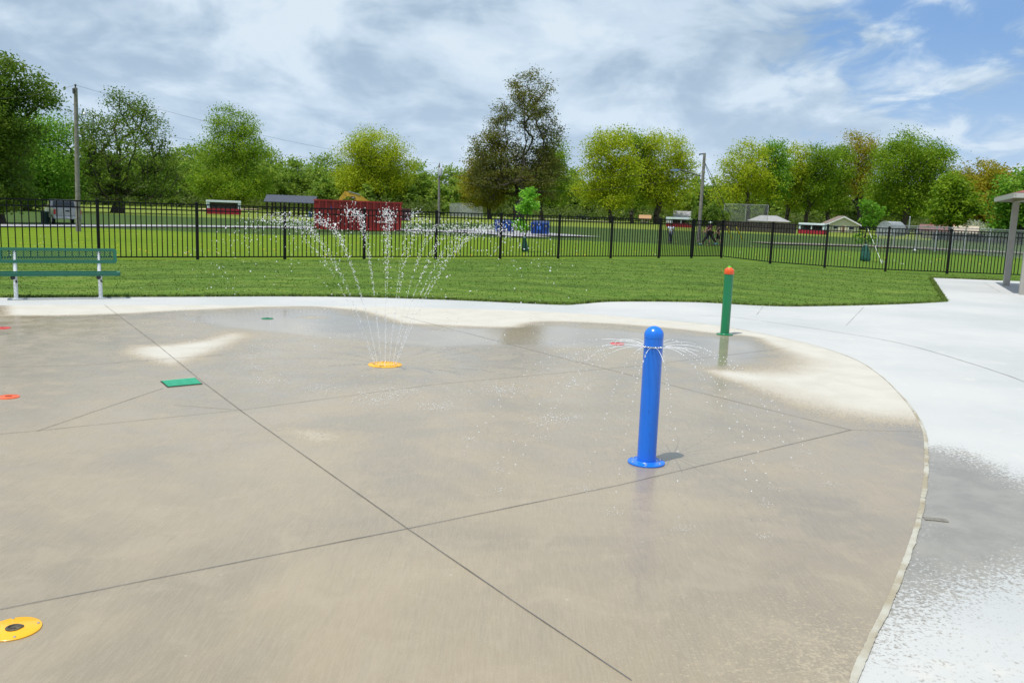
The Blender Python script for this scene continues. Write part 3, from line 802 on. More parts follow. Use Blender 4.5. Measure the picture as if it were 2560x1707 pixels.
# ------------------------------------------------------------------ trees
def leaf_mat(name, a, b, c=None):
    m, nt, bs = new_mat(name); geo = nt.nodes.new('ShaderNodeNewGeometry'); out = nt.nodes['Material Output']
    col = mix(nt, geo.outputs['Random Per Island'], a, b)
    n = noise(nt, .45, 4, .6); col = mix(nt, ramp(nt, n, .45, .62), col, c or tuple(x*1.3 for x in b))
    nt.links.new(col, bs.inputs['Base Color']); bs.inputs['Roughness'].default_value = .6; bs.inputs['Specular IOR Level'].default_value = .25
    tr = nt.nodes.new('ShaderNodeBsdfTranslucent'); nt.links.new(mix(nt, .5, col, tuple(min(1, x*1.5) for x in b)), tr.inputs[0])
    mx = nt.nodes.new('ShaderNodeMixShader'); mx.inputs[0].default_value = .40; nt.links.new(bs.outputs[0], mx.inputs[1]); nt.links.new(tr.outputs[0], mx.inputs[2])
    nt.links.new(mx.outputs[0], out.inputs[0]); return m


L = dict(
    dark=leaf_mat('leaf_dark', (0.053, 0.112, 0.009), (0.112, 0.195, 0.017), (0.153, 0.218, 0.019)),
    olive=leaf_mat('leaf_olive', (0.100, 0.153, 0.012), (0.195, 0.242, 0.021), (0.248, 0.266, 0.026)),
    brown=leaf_mat('leaf_brown', (0.075, 0.108, 0.016), (0.147, 0.153, 0.026), (0.195, 0.177, 0.033)),
    green=leaf_mat('leaf_green', (0.071, 0.201, 0.012), (0.153, 0.330, 0.021), (0.224, 0.378, 0.035)),
    mid=leaf_mat('leaf_mid', (0.088, 0.183, 0.007), (0.189, 0.313, 0.012), (0.248, 0.354, 0.017)),
    yellow=leaf_mat('leaf_yellow', (0.195, 0.283, 0.007), (0.366, 0.448, 0.014), (0.448, 0.484, 0.019)),
    ochre=leaf_mat('leaf_ochre', (0.189, 0.189, 0.009), (0.319, 0.295, 0.017), (0.354, 0.295, 0.021)),
    pale=leaf_mat('leaf_pale', (0.177, 0.271, 0.059), (0.330, 0.437, 0.130), (0.401, 0.484, 0.189)),
    bright=leaf_mat('leaf_bright', (0.106, 0.295, 0.024), (0.260, 0.543, 0.047), (0.413, 0.661, 0.130)),
    flower=leaf_mat('leaf_flower', (0.354, 0.389, 0.236), (0.708, 0.732, 0.590), (0.800, 0.800, 0.708)),
    wood=leaf_mat('leaf_wood', (0.100, 0.195, 0.021), (0.206, 0.330, 0.033), (0.295, 0.378, 0.047)))
M_bark = mat('bark', (.060, .048, .038), .9, var=.35, vs=4, bmp=.5); M_bark2 = mat('bark_grey', (.10, .09, .08), .9, var=.3, vs=4, bmp=.5)


def frusta(A, B, ra, rb, n=5):
    """tapered prisms between point arrays"""
    d = B-A; d /= np.linalg.norm(d, axis=1)[:, None]+1e-9
    up = np.where(np.abs(d[:, 2:3]) < .9, [[0, 0, 1.]], [[1., 0, 0]]); x = np.cross(d, up); x /= np.linalg.norm(x, axis=1)[:, None]; y = np.cross(d, x)
    a = np.arange(n)*2*math.pi/n; ring = x[:, None]*np.cos(a)[None, :, None]+y[:, None]*np.sin(a)[None, :, None]
    V = np.concatenate([A[:, None]+ring*ra[:, None, None], B[:, None]+ring*rb[:, None, None]], 1)
    f = np.array([(k, (k+1) % n, n+(k+1) % n, n+k) for k in range(n)]); Fc = f[None]+2*n*np.arange(len(A))[:, None, None]
    return V.reshape(-1, 3), Fc.reshape(-1, 4)


def grow(B, top, lobes, nt_, r_trunk, rng, seg=1.2, updraft=.35, ex=.6):
    """B base, top = end of trunk, lobes = [(centre, radii)] -> nodes, parents, radii, targets"""
    N = 8; nodes = [B+(top-B)*k/N+rng.normal(0, .02, 3)*np.linalg.norm(top-B)*(0 < k < N) for k in range(N+1)]; par = [-1]+list(range(N))
    vol = np.array([r[0]*r[1]*r[2] for _, r in lobes])**.8; ks = rng.choice(len(lobes), nt_, p=vol/vol.sum()); T = []
    for k in ks:
        d = rng.normal(0, 1, 3); d /= np.linalg.norm(d); c, r = lobes[k]; T.append(c+d*np.array(r)*rng.uniform(0, 1)**.4)
    T = np.array(T); tr = nodes[N//2]; order = np.argsort(np.linalg.norm(T-tr, axis=1)); tips = []
    cnt = None
    for k in order:
        t = T[k]; Pn = np.array(nodes); dv = t-Pn; hd = np.hypot(dv[:, 0], dv[:, 1])
        cost = np.linalg.norm(dv, axis=1)+3*np.maximum(0, hd*updraft-dv[:, 2]); cost[:3] += 1e3 if N > 4 else 0
        p = int(np.argmin(cost)); ln = np.linalg.norm(t-Pn[p]); ns = max(2, min(6, int(ln/seg)+1)); a = Pn[p]
        for q in range(1, ns+1):
            u = q/ns; pos = a+(t-a)*u; pos[2] -= .07*ln*math.sin(math.pi*u); pos += rng.normal(0, .02*ln, 3)*(q < ns)
            nodes.append(pos); par.append(p); p = len(nodes)-1
        tips.append(p)
    nodes = np.array(nodes); cnt = np.zeros(len(nodes)); cnt[tips] = 1
    for i in range(len(nodes)-1, 0, -1): cnt[par[i]] += cnt[i]
    rad = r_trunk*(np.maximum(cnt, .6)/max(cnt[0], 1))**ex
    return nodes, np.array(par), rad, T


def leaves(T, n, sig, size, rng):
    k = rng.integers(0, len(T), n); P = T[k]+np.clip(rng.normal(0, 1, (n, 3)), -1.7, 1.7)*np.array([sig, sig, sig*.6])*(.6+.8*rng.random((n, 1)))
    a = rng.normal(0, 1, (n, 3)); a[:, 2] *= .6; a /= np.linalg.norm(a, axis=1)[:, None]; b = np.cross(a, rng.normal(0, 1, (n, 3))); b /= np.linalg.norm(b, axis=1)[:, None]
    s_ = size*rng.uniform(.6, 1.3, (n, 1)); V = np.stack([P-a*s_, P-b*s_*.5, P+a*s_, P+b*s_*.5], 1)
    return V.reshape(-1, 3), np.arange(4*n).reshape(-1, 4)


def tree(name, bx, by, lobes, mt, label, group=None, cat='tree', tr=9, nT=170, nL=8000, ls=.17, sig=None, ttop=None, bark=None, seed=0, dist=None, updraft=.35, s=S, sf=1., ex=.6):
    """all figures in photo pixels: base, lobes (cx,cy,rx,ry), trunk radius"""
    rng = np.random.default_rng(seed+int(bx)+int(by)*3); p = gt(bx*s, by*s) if dist is None else at(bx*s, by*s, dist)
    D = math.hypot(p[0], p[1]); k = D/F*s; base = np.array(p); LB = []
    for i, (cx_, cy_, rx, ry) in enumerate(lobes):
        c = at(cx_*s, cy_*s, D+(rng.uniform(-.45, .45)*rx*k if i else 0)); LB.append((c-base, (rx*k*.93, rx*k*.93, ry*k*.93)))
    tt = at((ttop or (bx, lobes[0][1]))[0]*s, (ttop or (bx, lobes[0][1]))[1]*s, D)-base
    nodes, par, rad, T = grow(np.zeros(3)-[0, 0, .15], tt, LB, nT, tr*k*.5, rng, updraft=updraft, ex=ex)
    root = empty(name, tuple(base), 0, label, cat, group)
    rad[0] *= 1.35; V, Fc = frusta(nodes[par[1:]], nodes[1:], rad[par[1:]], rad[1:]*1.0)
    link('trunk', mesh_np('trunk', V, Fc, bark or M_bark, True), root)
    volume = sum(r[0]*r[1]*r[2] for _, r in LB)*4; sg = sig or sf*.62*(volume/nT)**(1/3)
    V, Fc = leaves(T, int(nL*2.3), sg, ls*1.14, rng); link('crown', mesh_np('crown', V, Fc, L[mt]), root)
    return root


tree('park_tree', 3, 514, [(-5, 205, 85, 72), (65, 218, 62, 32), (-70, 300, 90, 100), (20, 300, 70, 50), (5, 390, 75, 60), (-5, 445, 70, 35)], 'dark', 'tall dark tree cut by the left edge with an airy top', nT=340, nL=19000, tr=15, ls=.11, ttop=(0, 260), seed=1, sf=.72)
tree('park_tree', 64, 483, [(40, 350, 105, 110), (95, 375, 70, 85), (-10, 400, 110, 70), (105, 300, 40, 40), (60, 430, 110, 40)], 'green', 'broad fresh green tree left of the tall wooden pole', nT=300, nL=22000, tr=14, ls=.16, seed=2)
tree('park_tree', 268, 487, [(285, 250, 62, 44), (208, 300, 55, 55), (345, 290, 45, 50), (280, 340, 115, 60), (215, 390, 70, 55), (355, 400, 70, 58), (280, 430, 110, 40), (385, 350, 25, 40)], 'dark', 'wide dark oak with bare limbs showing right of the wooden pole', nT=330, nL=10500, tr=22, ls=.15, ex=.52, ttop=(272, 330), seed=3, sf=.62, updraft=.5)
tree('park_tree', 533, 482, [(535, 285, 52, 40), (540, 335, 68, 40), (490, 390, 52, 58), (585, 390, 45, 55), (535, 430, 80, 38)], 'mid', 'tree with a round airy top behind the dugout left of the shelter', nT=260, nL=17000, tr=12, ls=.19, ttop=(536, 330), seed=4, sf=.8)
tree('park_tree', 862, 490, [(862, 345, 66, 50), (825, 385, 55, 60), (905, 385, 42, 55), (860, 425, 92, 50), (800, 440, 40, 30)], 'yellow', 'dense rounded yellow-green tree behind the red dumpster', nT=300, nL=30000, tr=10, ls=.21, seed=5)
tree('park_tree', 1190, 507, [(1215, 235, 58, 78), (1150, 300, 42, 68), (1118, 345, 50, 60), (1255, 310, 38, 80), (1185, 390, 115, 65), (1120, 420, 58, 50), (1250, 410, 50, 60)], 'brown', 'very tall dark brownish tree, tallest in the middle of the photo', nT=560, nL=21000, tr=20, sf=.72, ex=.55, ls=.16, ttop=(1205, 260), seed=6, updraft=.9)
tree('park_tree', 1245, 506, [(1275, 375, 38, 55), (1265, 430, 50, 40)], 'mid', 'yellow-green tree tucked behind the right side of the tallest tree', nT=90, nL=5000, tr=9, ls=.18, seed=7)
tree('park_tree', 1125, 504, [(1098, 405, 38, 55), (1120, 445, 60, 35)], 'ochre', 'rust-tinged low tree at the left foot of the tallest tree', nT=90, nL=5500, tr=10, ls=.17, seed=8)
tree('park_tree', 1404, 513, [(1400, 335, 58, 46), (1380, 395, 48, 55), (1425, 410, 50, 60), (1348, 440, 25, 30), (1395, 460, 55, 25)], 'yellow', 'bright yellow-green tree, left of the pair right of centre', nT=200, nL=11000, tr=9, ls=.18, seed=9)
tree('park_tree', 1452, 513, [(1460, 330, 30, 38), (1465, 390, 36, 50), (1455, 440, 40, 40)], 'mid', 'narrow green tree squeezed between the two yellow-green trees', nT=90, nL=5000, tr=8, ls=.18, seed=10)
tree('park_tree', 1512, 515, [(1522, 345, 62, 52), (1490, 400, 45, 55), (1562, 390, 38, 55), (1530, 440, 68, 45)], 'yellow', 'yellow-green tree left of the leaning pole with the lamp arm', nT=220, nL=12000, tr=14, ls=.18, seed=11)
GR_ = 'row of trees in front of the houses'
for a in ((1715, 522, [(1715, 380, 55, 55), (1682, 430, 42, 50), (1742, 430, 42, 50)], 'yellow', 'yellowish tree at the left end of the row by the houses', 12),
          (1760, 523, [(1775, 365, 38, 45), (1778, 425, 36, 50)], 'green', 'fresh green tree second from the left in the row', 13),
          (1807, 524, [(1830, 395, 42, 62), (1815, 445, 42, 40)], 'yellow', 'yellow-green tree third from the left in the row above the backstop', 14),
          (1854, 526, [(1882, 385, 42, 58), (1872, 445, 42, 40)], 'mid', 'green tree with a thick trunk fourth from the left in the row', 15),
          (1901, 527, [(1925, 395, 32, 58), (1912, 450, 36, 40)], 'mid', 'slim green tree left of the rust-tinged tree', 16),
          (1972, 529, [(1975, 350, 42, 48), (1965, 405, 42, 55), (1990, 400, 30, 50)], 'ochre', 'tall rust-tinged tree behind the cream gabled house', 17),
          (2081, 537, [(2090, 360, 75, 50), (2052, 410, 55, 60), (2135, 405, 45, 55), (2090, 460, 85, 45), (2152, 365, 28, 30)], 'mid', 'largest green tree at the right end of the row', 18)):
    big = a[0] == 2081
    tree('park_tree', a[0], a[1], a[2], a[3], a[4], GR_, nT=300 if big else 130, nL=20000 if big else 7000, tr=14 if big else 9, ls=.19, seed=a[5])
tree('park_tree', 2258, 549, [(2258, 425, 55, 46), (2252, 475, 58, 45), (2290, 450, 25, 40)], 'ochre', 'round ochre tree near the right edge behind the shrubs', nT=170, nL=12000, tr=10, ls=.19, seed=19)
tree('park_tree', 2185, 546, [(2185, 440, 26, 40), (2212, 475, 32, 40), (2170, 480, 26, 34)], 'mid', 'green tree between the largest green tree and the ochre tree', nT=80, nL=5000, tr=7, ls=.19, seed=20, dist=130)
tree('park_tree', 2345, 552, [(2345, 440, 42, 46), (2330, 490, 45, 48), (2420, 470, 50, 60)], 'green', 'green tree behind the pavilion roof at the right edge', nT=130, nL=9000, tr=9, ls=.19, seed=21, dist=125)
tree('shrub', 2303, 549, [(2303, 515, 34, 26), (2335, 520, 30, 26)], 'pale', 'pale green rounded shrub left of the pavilion post', cat='shrub', nT=70, nL=5000, tr=3, ls=.14, seed=22)
tree('shrub', 2240, 549, [(2240, 527, 25, 15)], 'flower', 'grey-white flowering shrub in front of the ochre tree', cat='shrub', nT=50, nL=2600, tr=3, ls=.13, seed=23)
tree('shrub', 2116, 541, [(2116, 527, 15, 9)], 'brown', 'small dusky shrub beside the brown-roofed house', cat='shrub', nT=30, nL=1200, tr=2, ls=.12, seed=24)
tree('young_tree', 658, 482, [(658, 445, 15, 20), (658, 462, 20, 10)], 'pale', 'pale silvery young tree behind the picnic shelter roof', nT=40, nL=1500, tr=3, ls=.16, seed=25)
tree('shrub', 1640, 523, [(1640, 497, 30, 22), (1605, 500, 20, 16)], 'dark', 'dark evergreen shrub clump at the foot of the leaning pole', cat='shrub', nT=50, nL=3500, tr=3, ls=.17, seed=26, dist=140)

# far wood: one mass of crowns behind everything
sky_x = [-150, 170, 420, 450, 490, 560, 600, 640, 690, 720, 760, 790, 950, 1000, 1050, 1300, 1340, 1600, 1650, 2150, 2200, 2300, 2352, 2500]
sky_y = [335, 345, 342, 322, 318, 335, 342, 347, 334, 352, 352, 372, 372, 372, 384, 370, 382, 405, 412, 405, 402, 388, 392, 380]
VT, FT, VL, FL = [], [], [], []; nv = nl = 0
for row, (dd, n_) in enumerate(((285, 74), (262, 64), (246, 50))):
    for k in range(n_):
        x = -140+2640*(k+random.random()*.8)/n_; top = np.interp(x, sky_x, sky_y)+random.uniform(-8, 14)+row*22
        rng = np.random.default_rng(row*100+k); D = dd+random.uniform(-6, 6); kk = D/F*S; bx = at(x*S, 500*S, D); base = np.array([bx[0], bx[1], float(terr(bx[0], bx[1]))-.1])
        tp = at(x*S, top*S, D); h = tp[2]-base[2]; w = h*random.uniform(.24, .38)
        lb = [(np.array([rng.normal(0, .1*w), rng.normal(0, .1*w), h*.78]), (w*.7, w*.7, h*.21)), (np.array([rng.normal(0, .25*w), 0, h*.5]), (w, w, h*.26)), (np.array([rng.normal(0, .3*w), 0, h*.22]), (w*.95, w*.95, h*.2))]
        nodes, par, rad, T_ = grow(np.zeros(3), np.array([0, 0, h*.8]), lb, 46, h*.016, rng, seg=2.)
        a, b_ = frusta(nodes[par[1:]], nodes[1:], rad[par[1:]], rad[1:], 4); VT.append(a+base); FT.append(b_+nv); nv += len(a)
        a, b_ = leaves(T_, 3400, w*.25, .42, rng); VL.append(a+base); FL.append(b_+nl); nl += len(a)
V = np.concatenate(VT+VL); Fq = np.concatenate(FT+[f+nv for f in FL]); me = mesh_np('far_wood', V, Fq, M_bark2); me.materials.append(L['wood'])
mi = np.zeros(len(Fq), dtype=np.int32); mi[sum(len(f) for f in FT):] = 1; me.polygons.foreach_set('material_index', mi)
# low undergrowth along the foot of the wood
tag(link('far_wood', me), 'far-off green wood closing the field behind the trees', 'wood', kind='stuff')
Pu = []
for k in range(520):
    x = random.uniform(-150, 2500); q = at(x*S, 500*S, random.uniform(232, 246)); Pu.append((q[0], q[1], float(terr(q[0], q[1]))+random.uniform(.2, 2.6)))
a, b_ = leaves(np.array(Pu), 42000, 1.9, .34, np.random.default_rng(5)); 
tag(link('undergrowth', mesh_np('undergrowth', a, b_, leaf_mat('leaf_under', (.05, .09, .015), (.12, .17, .03), (.15, .19, .05)))), 'low green undergrowth along the foot of the far wood', 'undergrowth', kind='stuff')
# ------------------------------------------------------------------ things beyond the fence
def kof(p): return math.hypot(p[0], p[1])/F


M_wood = mat('weathered_pole', (.20, .185, .165), .9, var=.25, vs=5, bmp=.4); M_cable = mat('cable', (.05, .05, .055), .6)
M_galv = mat('galvanised', (.40, .42, .44), .45, metal=.5, var=.15, vs=4)


def pole(bx, by, tx, ty, r, label, extra=None):
    p = gt(bx, by); D = math.hypot(p[0], p[1]); k = D/F; t = at(tx, ty, D)-p
    o = empty('utility_pole', p, 0, label, 'utility pole', 'wooden utility poles')
    MB().tube([(0, 0, -.2), tuple(t*.5), tuple(t)], [r, r*.88, r*.7], 12).build('pole_shaft', M_wood, o)
    P_ = lambda x, y: at(x, y, D)-p
    return o, P_, k


o, P_, k = pole(196, 578, 189, 220, .17, 'tall weathered wooden pole by the pickup truck at the left')
MB().tube([P_(188.7, 221), P_(188.6, 212)], [.04, .05], 8).lathe([(.02, 0), (.07, .03), (.07, .1), (.03, .14)], 10, P_(188.6, 216)).build('insulator', M_cable, o)
MB().box(tuple(P_(188, 229)+[0, -.2, 0]), (.12, .16, .35), bev=.02).build('bracket', M_cable, o)
MB().tube([P_(194, 297), P_(203, 292), P_(208, 287)], .035, 8).lathe([(.02, .2), (.12, .12), (.16, 0), (.02, -.03)], 12, P_(211, 287)).build('lamp_arm', M_galv, o)
o2, P2_, k2 = pole(1097, 562, 1098, 413, .16, 'thin far wooden pole with a grey transformer right of the red dumpster')
MB().lathe([(.02, -.45), (.24, -.42), (.25, .4), (.2, .47), (.02, .5)], 16, tuple(P2_(1101, 431)+[0, -.3, 0])).build('transformer', M_galv, o2)
MB().tube([P2_(1099, 421), P2_(1099, 408)], .05, 8).build('insulator', M_cable, o2)
o3, P3_, k3 = pole(1746, 602, 1761.5, 383, .16, 'leaning wooden pole with a long lamp arm beside the walkers')
MB().tube([P3_(1753, 441), P3_(1726, 432), P3_(1706, 426), P3_(1694, 425)], [.05, .045, .04, .035], 8).build('lamp_arm', M_cable, o3)
MB().prism([(-.3, -.05), (.35, -.07), (.4, .02), (.2, .12), (-.25, .06)], 'y', -.13, .13).build('lamp_head', mat('lamp_housing', (.16, .25, .42), .5), o3, tuple(P3_(1686, 426)))
MB().bar(P3_(1761, 385), P3_(1748, 386), .1).bar(P3_(1750, 386), P3_(1748, 389), .09).build('crossarm', M_cable, o3)
for (x, y), (gx, gy) in (((1760, 402), (1857, 602)), ((1759, 400), (1830, 600))):
    q = gt(gx, gy); a = P3_(x, y); e = q-gt(1746, 602); MB().tube([a, e], .022, 5).build('guy_wire', M_cable, o3)
    MB().tube([a+(e-a)*.82, e], .055, 6).build('guy_guard', mat('yellow_guard', (.65, .50, .02), .6), o3)


def wire(p0, p1, sag, label, r=.008):
    p0 = np.array(p0); p1 = np.array(p1); pts = []
    for t in np.linspace(0, 1, 25): q = p0+(p1-p0)*t; q[2] -= sag*4*t*(1-t); pts.append(tuple(q-p0))
    o = MB().tube(pts, r, 5).build('power_line', M_cable, None, tuple(p0)); return tag(o, label, 'power line', 'overhead power lines')


g1 = gt(196, 578); g2 = gt(1097, 562); g3 = gt(1746, 602)
D1, D2, D3 = (math.hypot(p[0], p[1]) for p in (g1, g2, g3))
wire(at(188.6, 213, D1), at(1099, 409, D2), .9, 'topmost wire from the left pole to the far pole with the transformer')
wire(at(189, 300, D1), at(1099, 432, D2), .4, 'lower wire from the left pole to the far pole with the transformer')
wire(at(-150, 240, D1+5), at(188.6, 213, D1), .5, 'wire running off the left edge from the left pole top')
wire(at(1099, 432, D2), at(1757, 418, D3), 1.0, 'wire from the far pole to the leaning pole')
wire(at(1099, 440, D2), at(1755, 436, D3), 1.6, 'lowest wire sagging before the tallest dark tree')

# pickup truck, seen from behind and its left
gp = (170, 563); o, k = faceroot('pickup_truck', *gp, 'silver pickup truck with dark windows parked beside the left pole', 'truck', yaw=.13)
M_sil = mat('silver_paint', (.36, .36, .39), .35, metal=.3, coat=.5); M_dk = mat('dark_trim', (.03, .03, .035), .5); M_gl = mat('dark_glass', (.02, .03, .045), .1); M_tail = mat('tail_lamp', (.45, .02, .02), .3); M_tyre = mat('tyre', (.02, .02, .02), .85); M_rim = mat('rim', (.45, .45, .47), .35, metal=.7)
Wd = 56*k; ht = 55*k; Ln = Wd*2.75; bz = ht*.27
prof = [(0, bz), (0, ht*.66), (Ln*.34, ht*.66), (Ln*.35, ht*.70), (Ln*.39, ht*.97), (Ln*.42, ht), (Ln*.60, ht), (Ln*.63, ht*.97), (Ln*.73, ht*.69), (Ln*.97, ht*.62), (Ln, ht*.55), (Ln, bz)]
b = MB()
rows = []
for x, ins in ((-.5, 1), (-.46, 0), (.46, 0), (.5, 1)):
    rows.append([(x*Wd*(1-.12*max(0, (z/ht-.66)/.34)), y, z) for y, z in prof])
n = len(prof); v = [q for r_ in rows for q in r_]; f = [(i*n+j, i*n+(j+1) % n, (i+1)*n+(j+1) % n, (i+1)*n+j) for i in range(3) for j in range(n)]+[tuple(range(n)), tuple(3*n+j for j in range(n))]
b.add(v, f).build('body', M_sil, o)
MB().box((0, -.012, ht*.50), (Wd*.80, .05, ht*.27), bev=.02).build('tailgate', M_sil, o); MB().box((0, -.045, ht*.56), (Wd*.14, .02, ht*.06)).build('handle', M_dk, o)
for s_ in (-1, 1): MB().box((s_*Wd*.455, -.012, ht*.52), (Wd*.075, .06, ht*.2), bev=.01).build('tail_light', M_tail, o)
MB().box((0, -.1, ht*.29), (Wd*.98, .2, ht*.11), bev=.03).build('bumper', M_rim, o); MB().box((0, -.21, ht*.30), (Wd*.18, .02, ht*.07)).build('number_plate', mat('plate', (.6, .6, .62), .5), o)
MB().add([(-Wd*.40, Ln*.358, ht*.72), (Wd*.40, Ln*.358, ht*.72), (Wd*.37, Ln*.383, ht*.93), (-Wd*.37, Ln*.383, ht*.93), (-Wd*.40, Ln*.34, ht*.72), (Wd*.40, Ln*.34, ht*.72), (Wd*.37, Ln*.372, ht*.93), (-Wd*.37, Ln*.372, ht*.93)], [(4, 5, 6, 7), (0, 1, 2, 3), (0, 1, 5, 4), (1, 2, 6, 5), (2, 3, 7, 6), (3, 0, 4, 7)]).build('rear_window', M_gl, o)
for s_ in (-1, 1):
    MB().prism([(Ln*.41, ht*.71), (Ln*.68, ht*.71), (Ln*.61, ht*.93), (Ln*.43, ht*.93)], 'x', s_*Wd*.455, s_*Wd*.497).build('side_window', M_gl, o)
    MB().box((s_*Wd*.56, Ln*.66, ht*.72), (Wd*.1, .12, ht*.1), bev=.02).build('wing_mirror', M_dk, o)
    for yy in (.17, .81):
        r = ht*.205; w = MB().tube([(s_*Wd*.40, Ln*yy, r), (s_*Wd*.51, Ln*yy, r)], r, 24).build('wheel', M_tyre, o)
        MB().tube([(s_*Wd*.505, Ln*yy, r), (s_*Wd*.517, Ln*yy, r)], r*.6, 16).build('rim', M_rim, w)
# litter bin
o, k = faceroot('litter_bin', 113, 561, 'dark green slatted litter bin beside the pickup truck', 'bin')
M_dg = mat('bin_green', (.012, .045, .035), .6)
b = MB()
for i in range(22): a = 2*math.pi*i/22; b.box((7.6*k*math.cos(a), 7.6*k*math.sin(a), 13*k), (1.6*k, .03, 25*k), a+math.pi/2)
b.build('slats', M_dg, o); MB().lathe([(7*k, .5*k), (7*k, 25*k), (6.4*k, 25*k), (6.4*k, 1.2*k), (.001, 1.2*k)], 20).build('liner', M_hole, o)
MB().lathe([(7.2*k, 25*k), (8.6*k, 25*k), (8.6*k, 27.4*k), (7.8*k, 28*k), (6.6*k, 27*k)], 24).build('rim', M_dg, o)

# big red dumpster
m, nt, bs = new_mat('rusty_red'); n1_ = noise(nt, .9, 6, .65); n2_ = noise(nt, 5, 5, .7, sc=(1, 1, .25))
c = mix(nt, ramp(nt, n1_, .35, .65), (.23, .012, .014), (.32, .022, .018)); c = mix(nt, ramp(nt, n2_, .58, .72), c, (.07, .022, .016)); c = mix(nt, ramp(nt, noise(nt, 1.6, 4, .7), .62, .70), c, (.42, .04, .025))
nt.links.new(c, bs.inputs['Base Color']); bs.inputs['Roughness'].default_value = .55; M_rr = m


def skip(o, Lx_, Dy, Hz, m, nrib):
    t = .06; b = MB(); b.box((0, 0, Hz*.5+.06), (Lx_, Dy, .0+Hz*.9)) if False else None
    for y in (0, Dy): b.box((0, y, .14+(Hz-.14)/2), (Lx_, t, Hz-.14))
    for s_ in (-1, 1): b.box((s_*(Lx_/2-t/2), Dy/2, .14+(Hz-.14)/2), (t, Dy-t, Hz-.14))
    b.box((0, Dy/2, .17), (Lx_-2*t, Dy-t, .06)); b.build('hull', m, o)
    r = MB()
    for i in range(nrib+1):
        x = -Lx_/2+.05+(Lx_-.1)*i/nrib
        for y in (-.085, Dy+.085): r.box((x, y, .2+(Hz-.32)/2), (.11, .11, Hz-.32))
    for i in range(4):
        for s_ in (-1, 1): r.box((s_*(Lx_/2+.055), .1+(Dy-.2)*i/3, .2+(Hz-.32)/2), (.11, .11, Hz-.32))
    r.build('ribs', m, o)
    q = MB()
    for y in (-.06, Dy+.06): q.box((0, y, Hz-.06), (Lx_+.28, .16, .14)); q.box((0, y, .12), (Lx_+.2, .18, .16))
    for s_ in (-1, 1): q.box((s_*(Lx_/2+.065), Dy/2, Hz-.06), (.15, Dy-.05, .14))
    q.build('rim', m, o)
    for x in (-.42, .42):
        for y in (.1, Dy-.1): MB().tube([(x*Lx_-.1, y, .09), (x*Lx_+.1, y, .09)], .09, 12).build('roller', M_dk, o)


o, k = faceroot('roll_off_dumpster', 900, 577, 'long rust-streaked red dumpster behind the fence and the fountain', 'dumpster', yaw=.17)
skip(o, 200*k, 2.3, 72*k, M_rr, 12)
MB().box((-70*k, -.08, 52*k), (4*k, .02, 7*k)).build('sticker', mat('sticker_blue', (.04, .04, .2), .6), o)
o, k = faceroot('small_dumpster', 996, 552, 'smaller dull maroon dumpster peeping out right of the red one', 'dumpster', yaw=.05)
skip(o, 56*k, 2.2, 30*k, mat('maroon_paint', (.085, .03, .04), .6, var=.3, vs=2), 5)
# blue dumpsters
M_bd = mat('dumpster_blue', (.008, .06, .30), .5, var=.25, vs=3)
for bx, by, w, h, lab, yw in ((1263, 581, 44, 30, 'blue dumpster with a dark lid, the left one behind the fence post', .2), (1348.5, 587, 43, 33, 'blue dumpster with a front pocket, the right one beyond the sapling', -.08)):
    o, k = faceroot('blue_dumpster', bx, by, lab, 'dumpster', 'blue dumpsters at the parking pad', yaw=yw); wM, hM = w*k, h*k; d = 1.3
    MB().prism([(0, .08), (-.12, hM*.86), (.1, hM*.92), (d, hM), (d, .08)], 'x', -wM/2, wM/2).build('hull', M_bd, o)
    q = MB(); q.box((0, -.16, hM*.84), (wM+.1, .08, .1))
    for s_ in (-1, 1): q.box((s_*(wM/2+.03), d/2, hM*.6), (.06, d*.8, .16))
    q.build('rim', M_bd, o); MB().box((0, -.15, hM*.50), (wM*.30, .12, hM*.26), bev=.02).build('pocket', paint('dumpster_light_blue', (.015, .12, .50), .4), o)
    MB().prism([(-.12, hM*.875), (d+.02, hM*1.02), (d+.02, hM*1.05), (-.12, hM*.90)], 'x', -wM/2+.02, wM/2-.02).build('lid', mat('lid_dark', (.01, .035, .12), .5), o)
    for s_ in (-1, 1):
        MB().box((s_*wM*.36, -.09, hM*.68), (wM*.07, .02, hM*.16)).build('label_plate', mat('faded_yellow', (.55, .45, .2), .6), o)
# yellow excavator behind the red dumpster
o, k = faceroot('excavator', 905, 556, 'yellow excavator boom showing above the red dumpster', 'excavator', yaw=0)
M_ey = mat('machine_yellow', (.55, .32, .03), .5, var=.2, vs=3)
for yy in (-.7, .7):
    b = MB(); b.prism(rrect(-1.3, .02, 1.3, .62, .28), 'y', yy-.2, yy+.2); t = b.build('track', M_dk, o)
MB().box((.35, 0, .98), (1.7, 1.5, .62), bev=.08).build('engine_house', M_ey, o); c = MB().box((-.35+.5, -.4, 1.32), (.7, .65, .7), bev=.05).build('cab', M_ey, o)
MB().box((.15, -.74, 1.42), (.5, .03, .4)).build('window', M_gl, c)
z = lambda y: (556-y)*k
X_ = lambda x: (x-905)*k
boom = [(X_(934), z(520)), (X_(921), z(504)), (X_(903), z(492)), (X_(870), z(483.5)), (X_(864), z(483)), (X_(860), z(488)), (X_(866), z(494)), (X_(872), z(495)), (X_(885), z(501)), (X_(905), z(510)), (X_(922), z(526))]
MB().prism(boom, 'y', -.17, .17).build('boom', M_ey, o)
MB().prism([(X_(867), z(482.5)), (X_(863), z(482.5)), (X_(850), z(500)), (X_(842), z(530)), (X_(850), z(530)), (X_(858), z(504)), (X_(872), z(492))], 'y', -.13, .13).build('stick', M_ey, o)
MB().prism([(X_(841), z(528)), (X_(852), z(528)), (X_(858), z(540)), (X_(848), z(546)), (X_(838), z(541))], 'y', -.3, .3).build('bucket', M_dk, o)
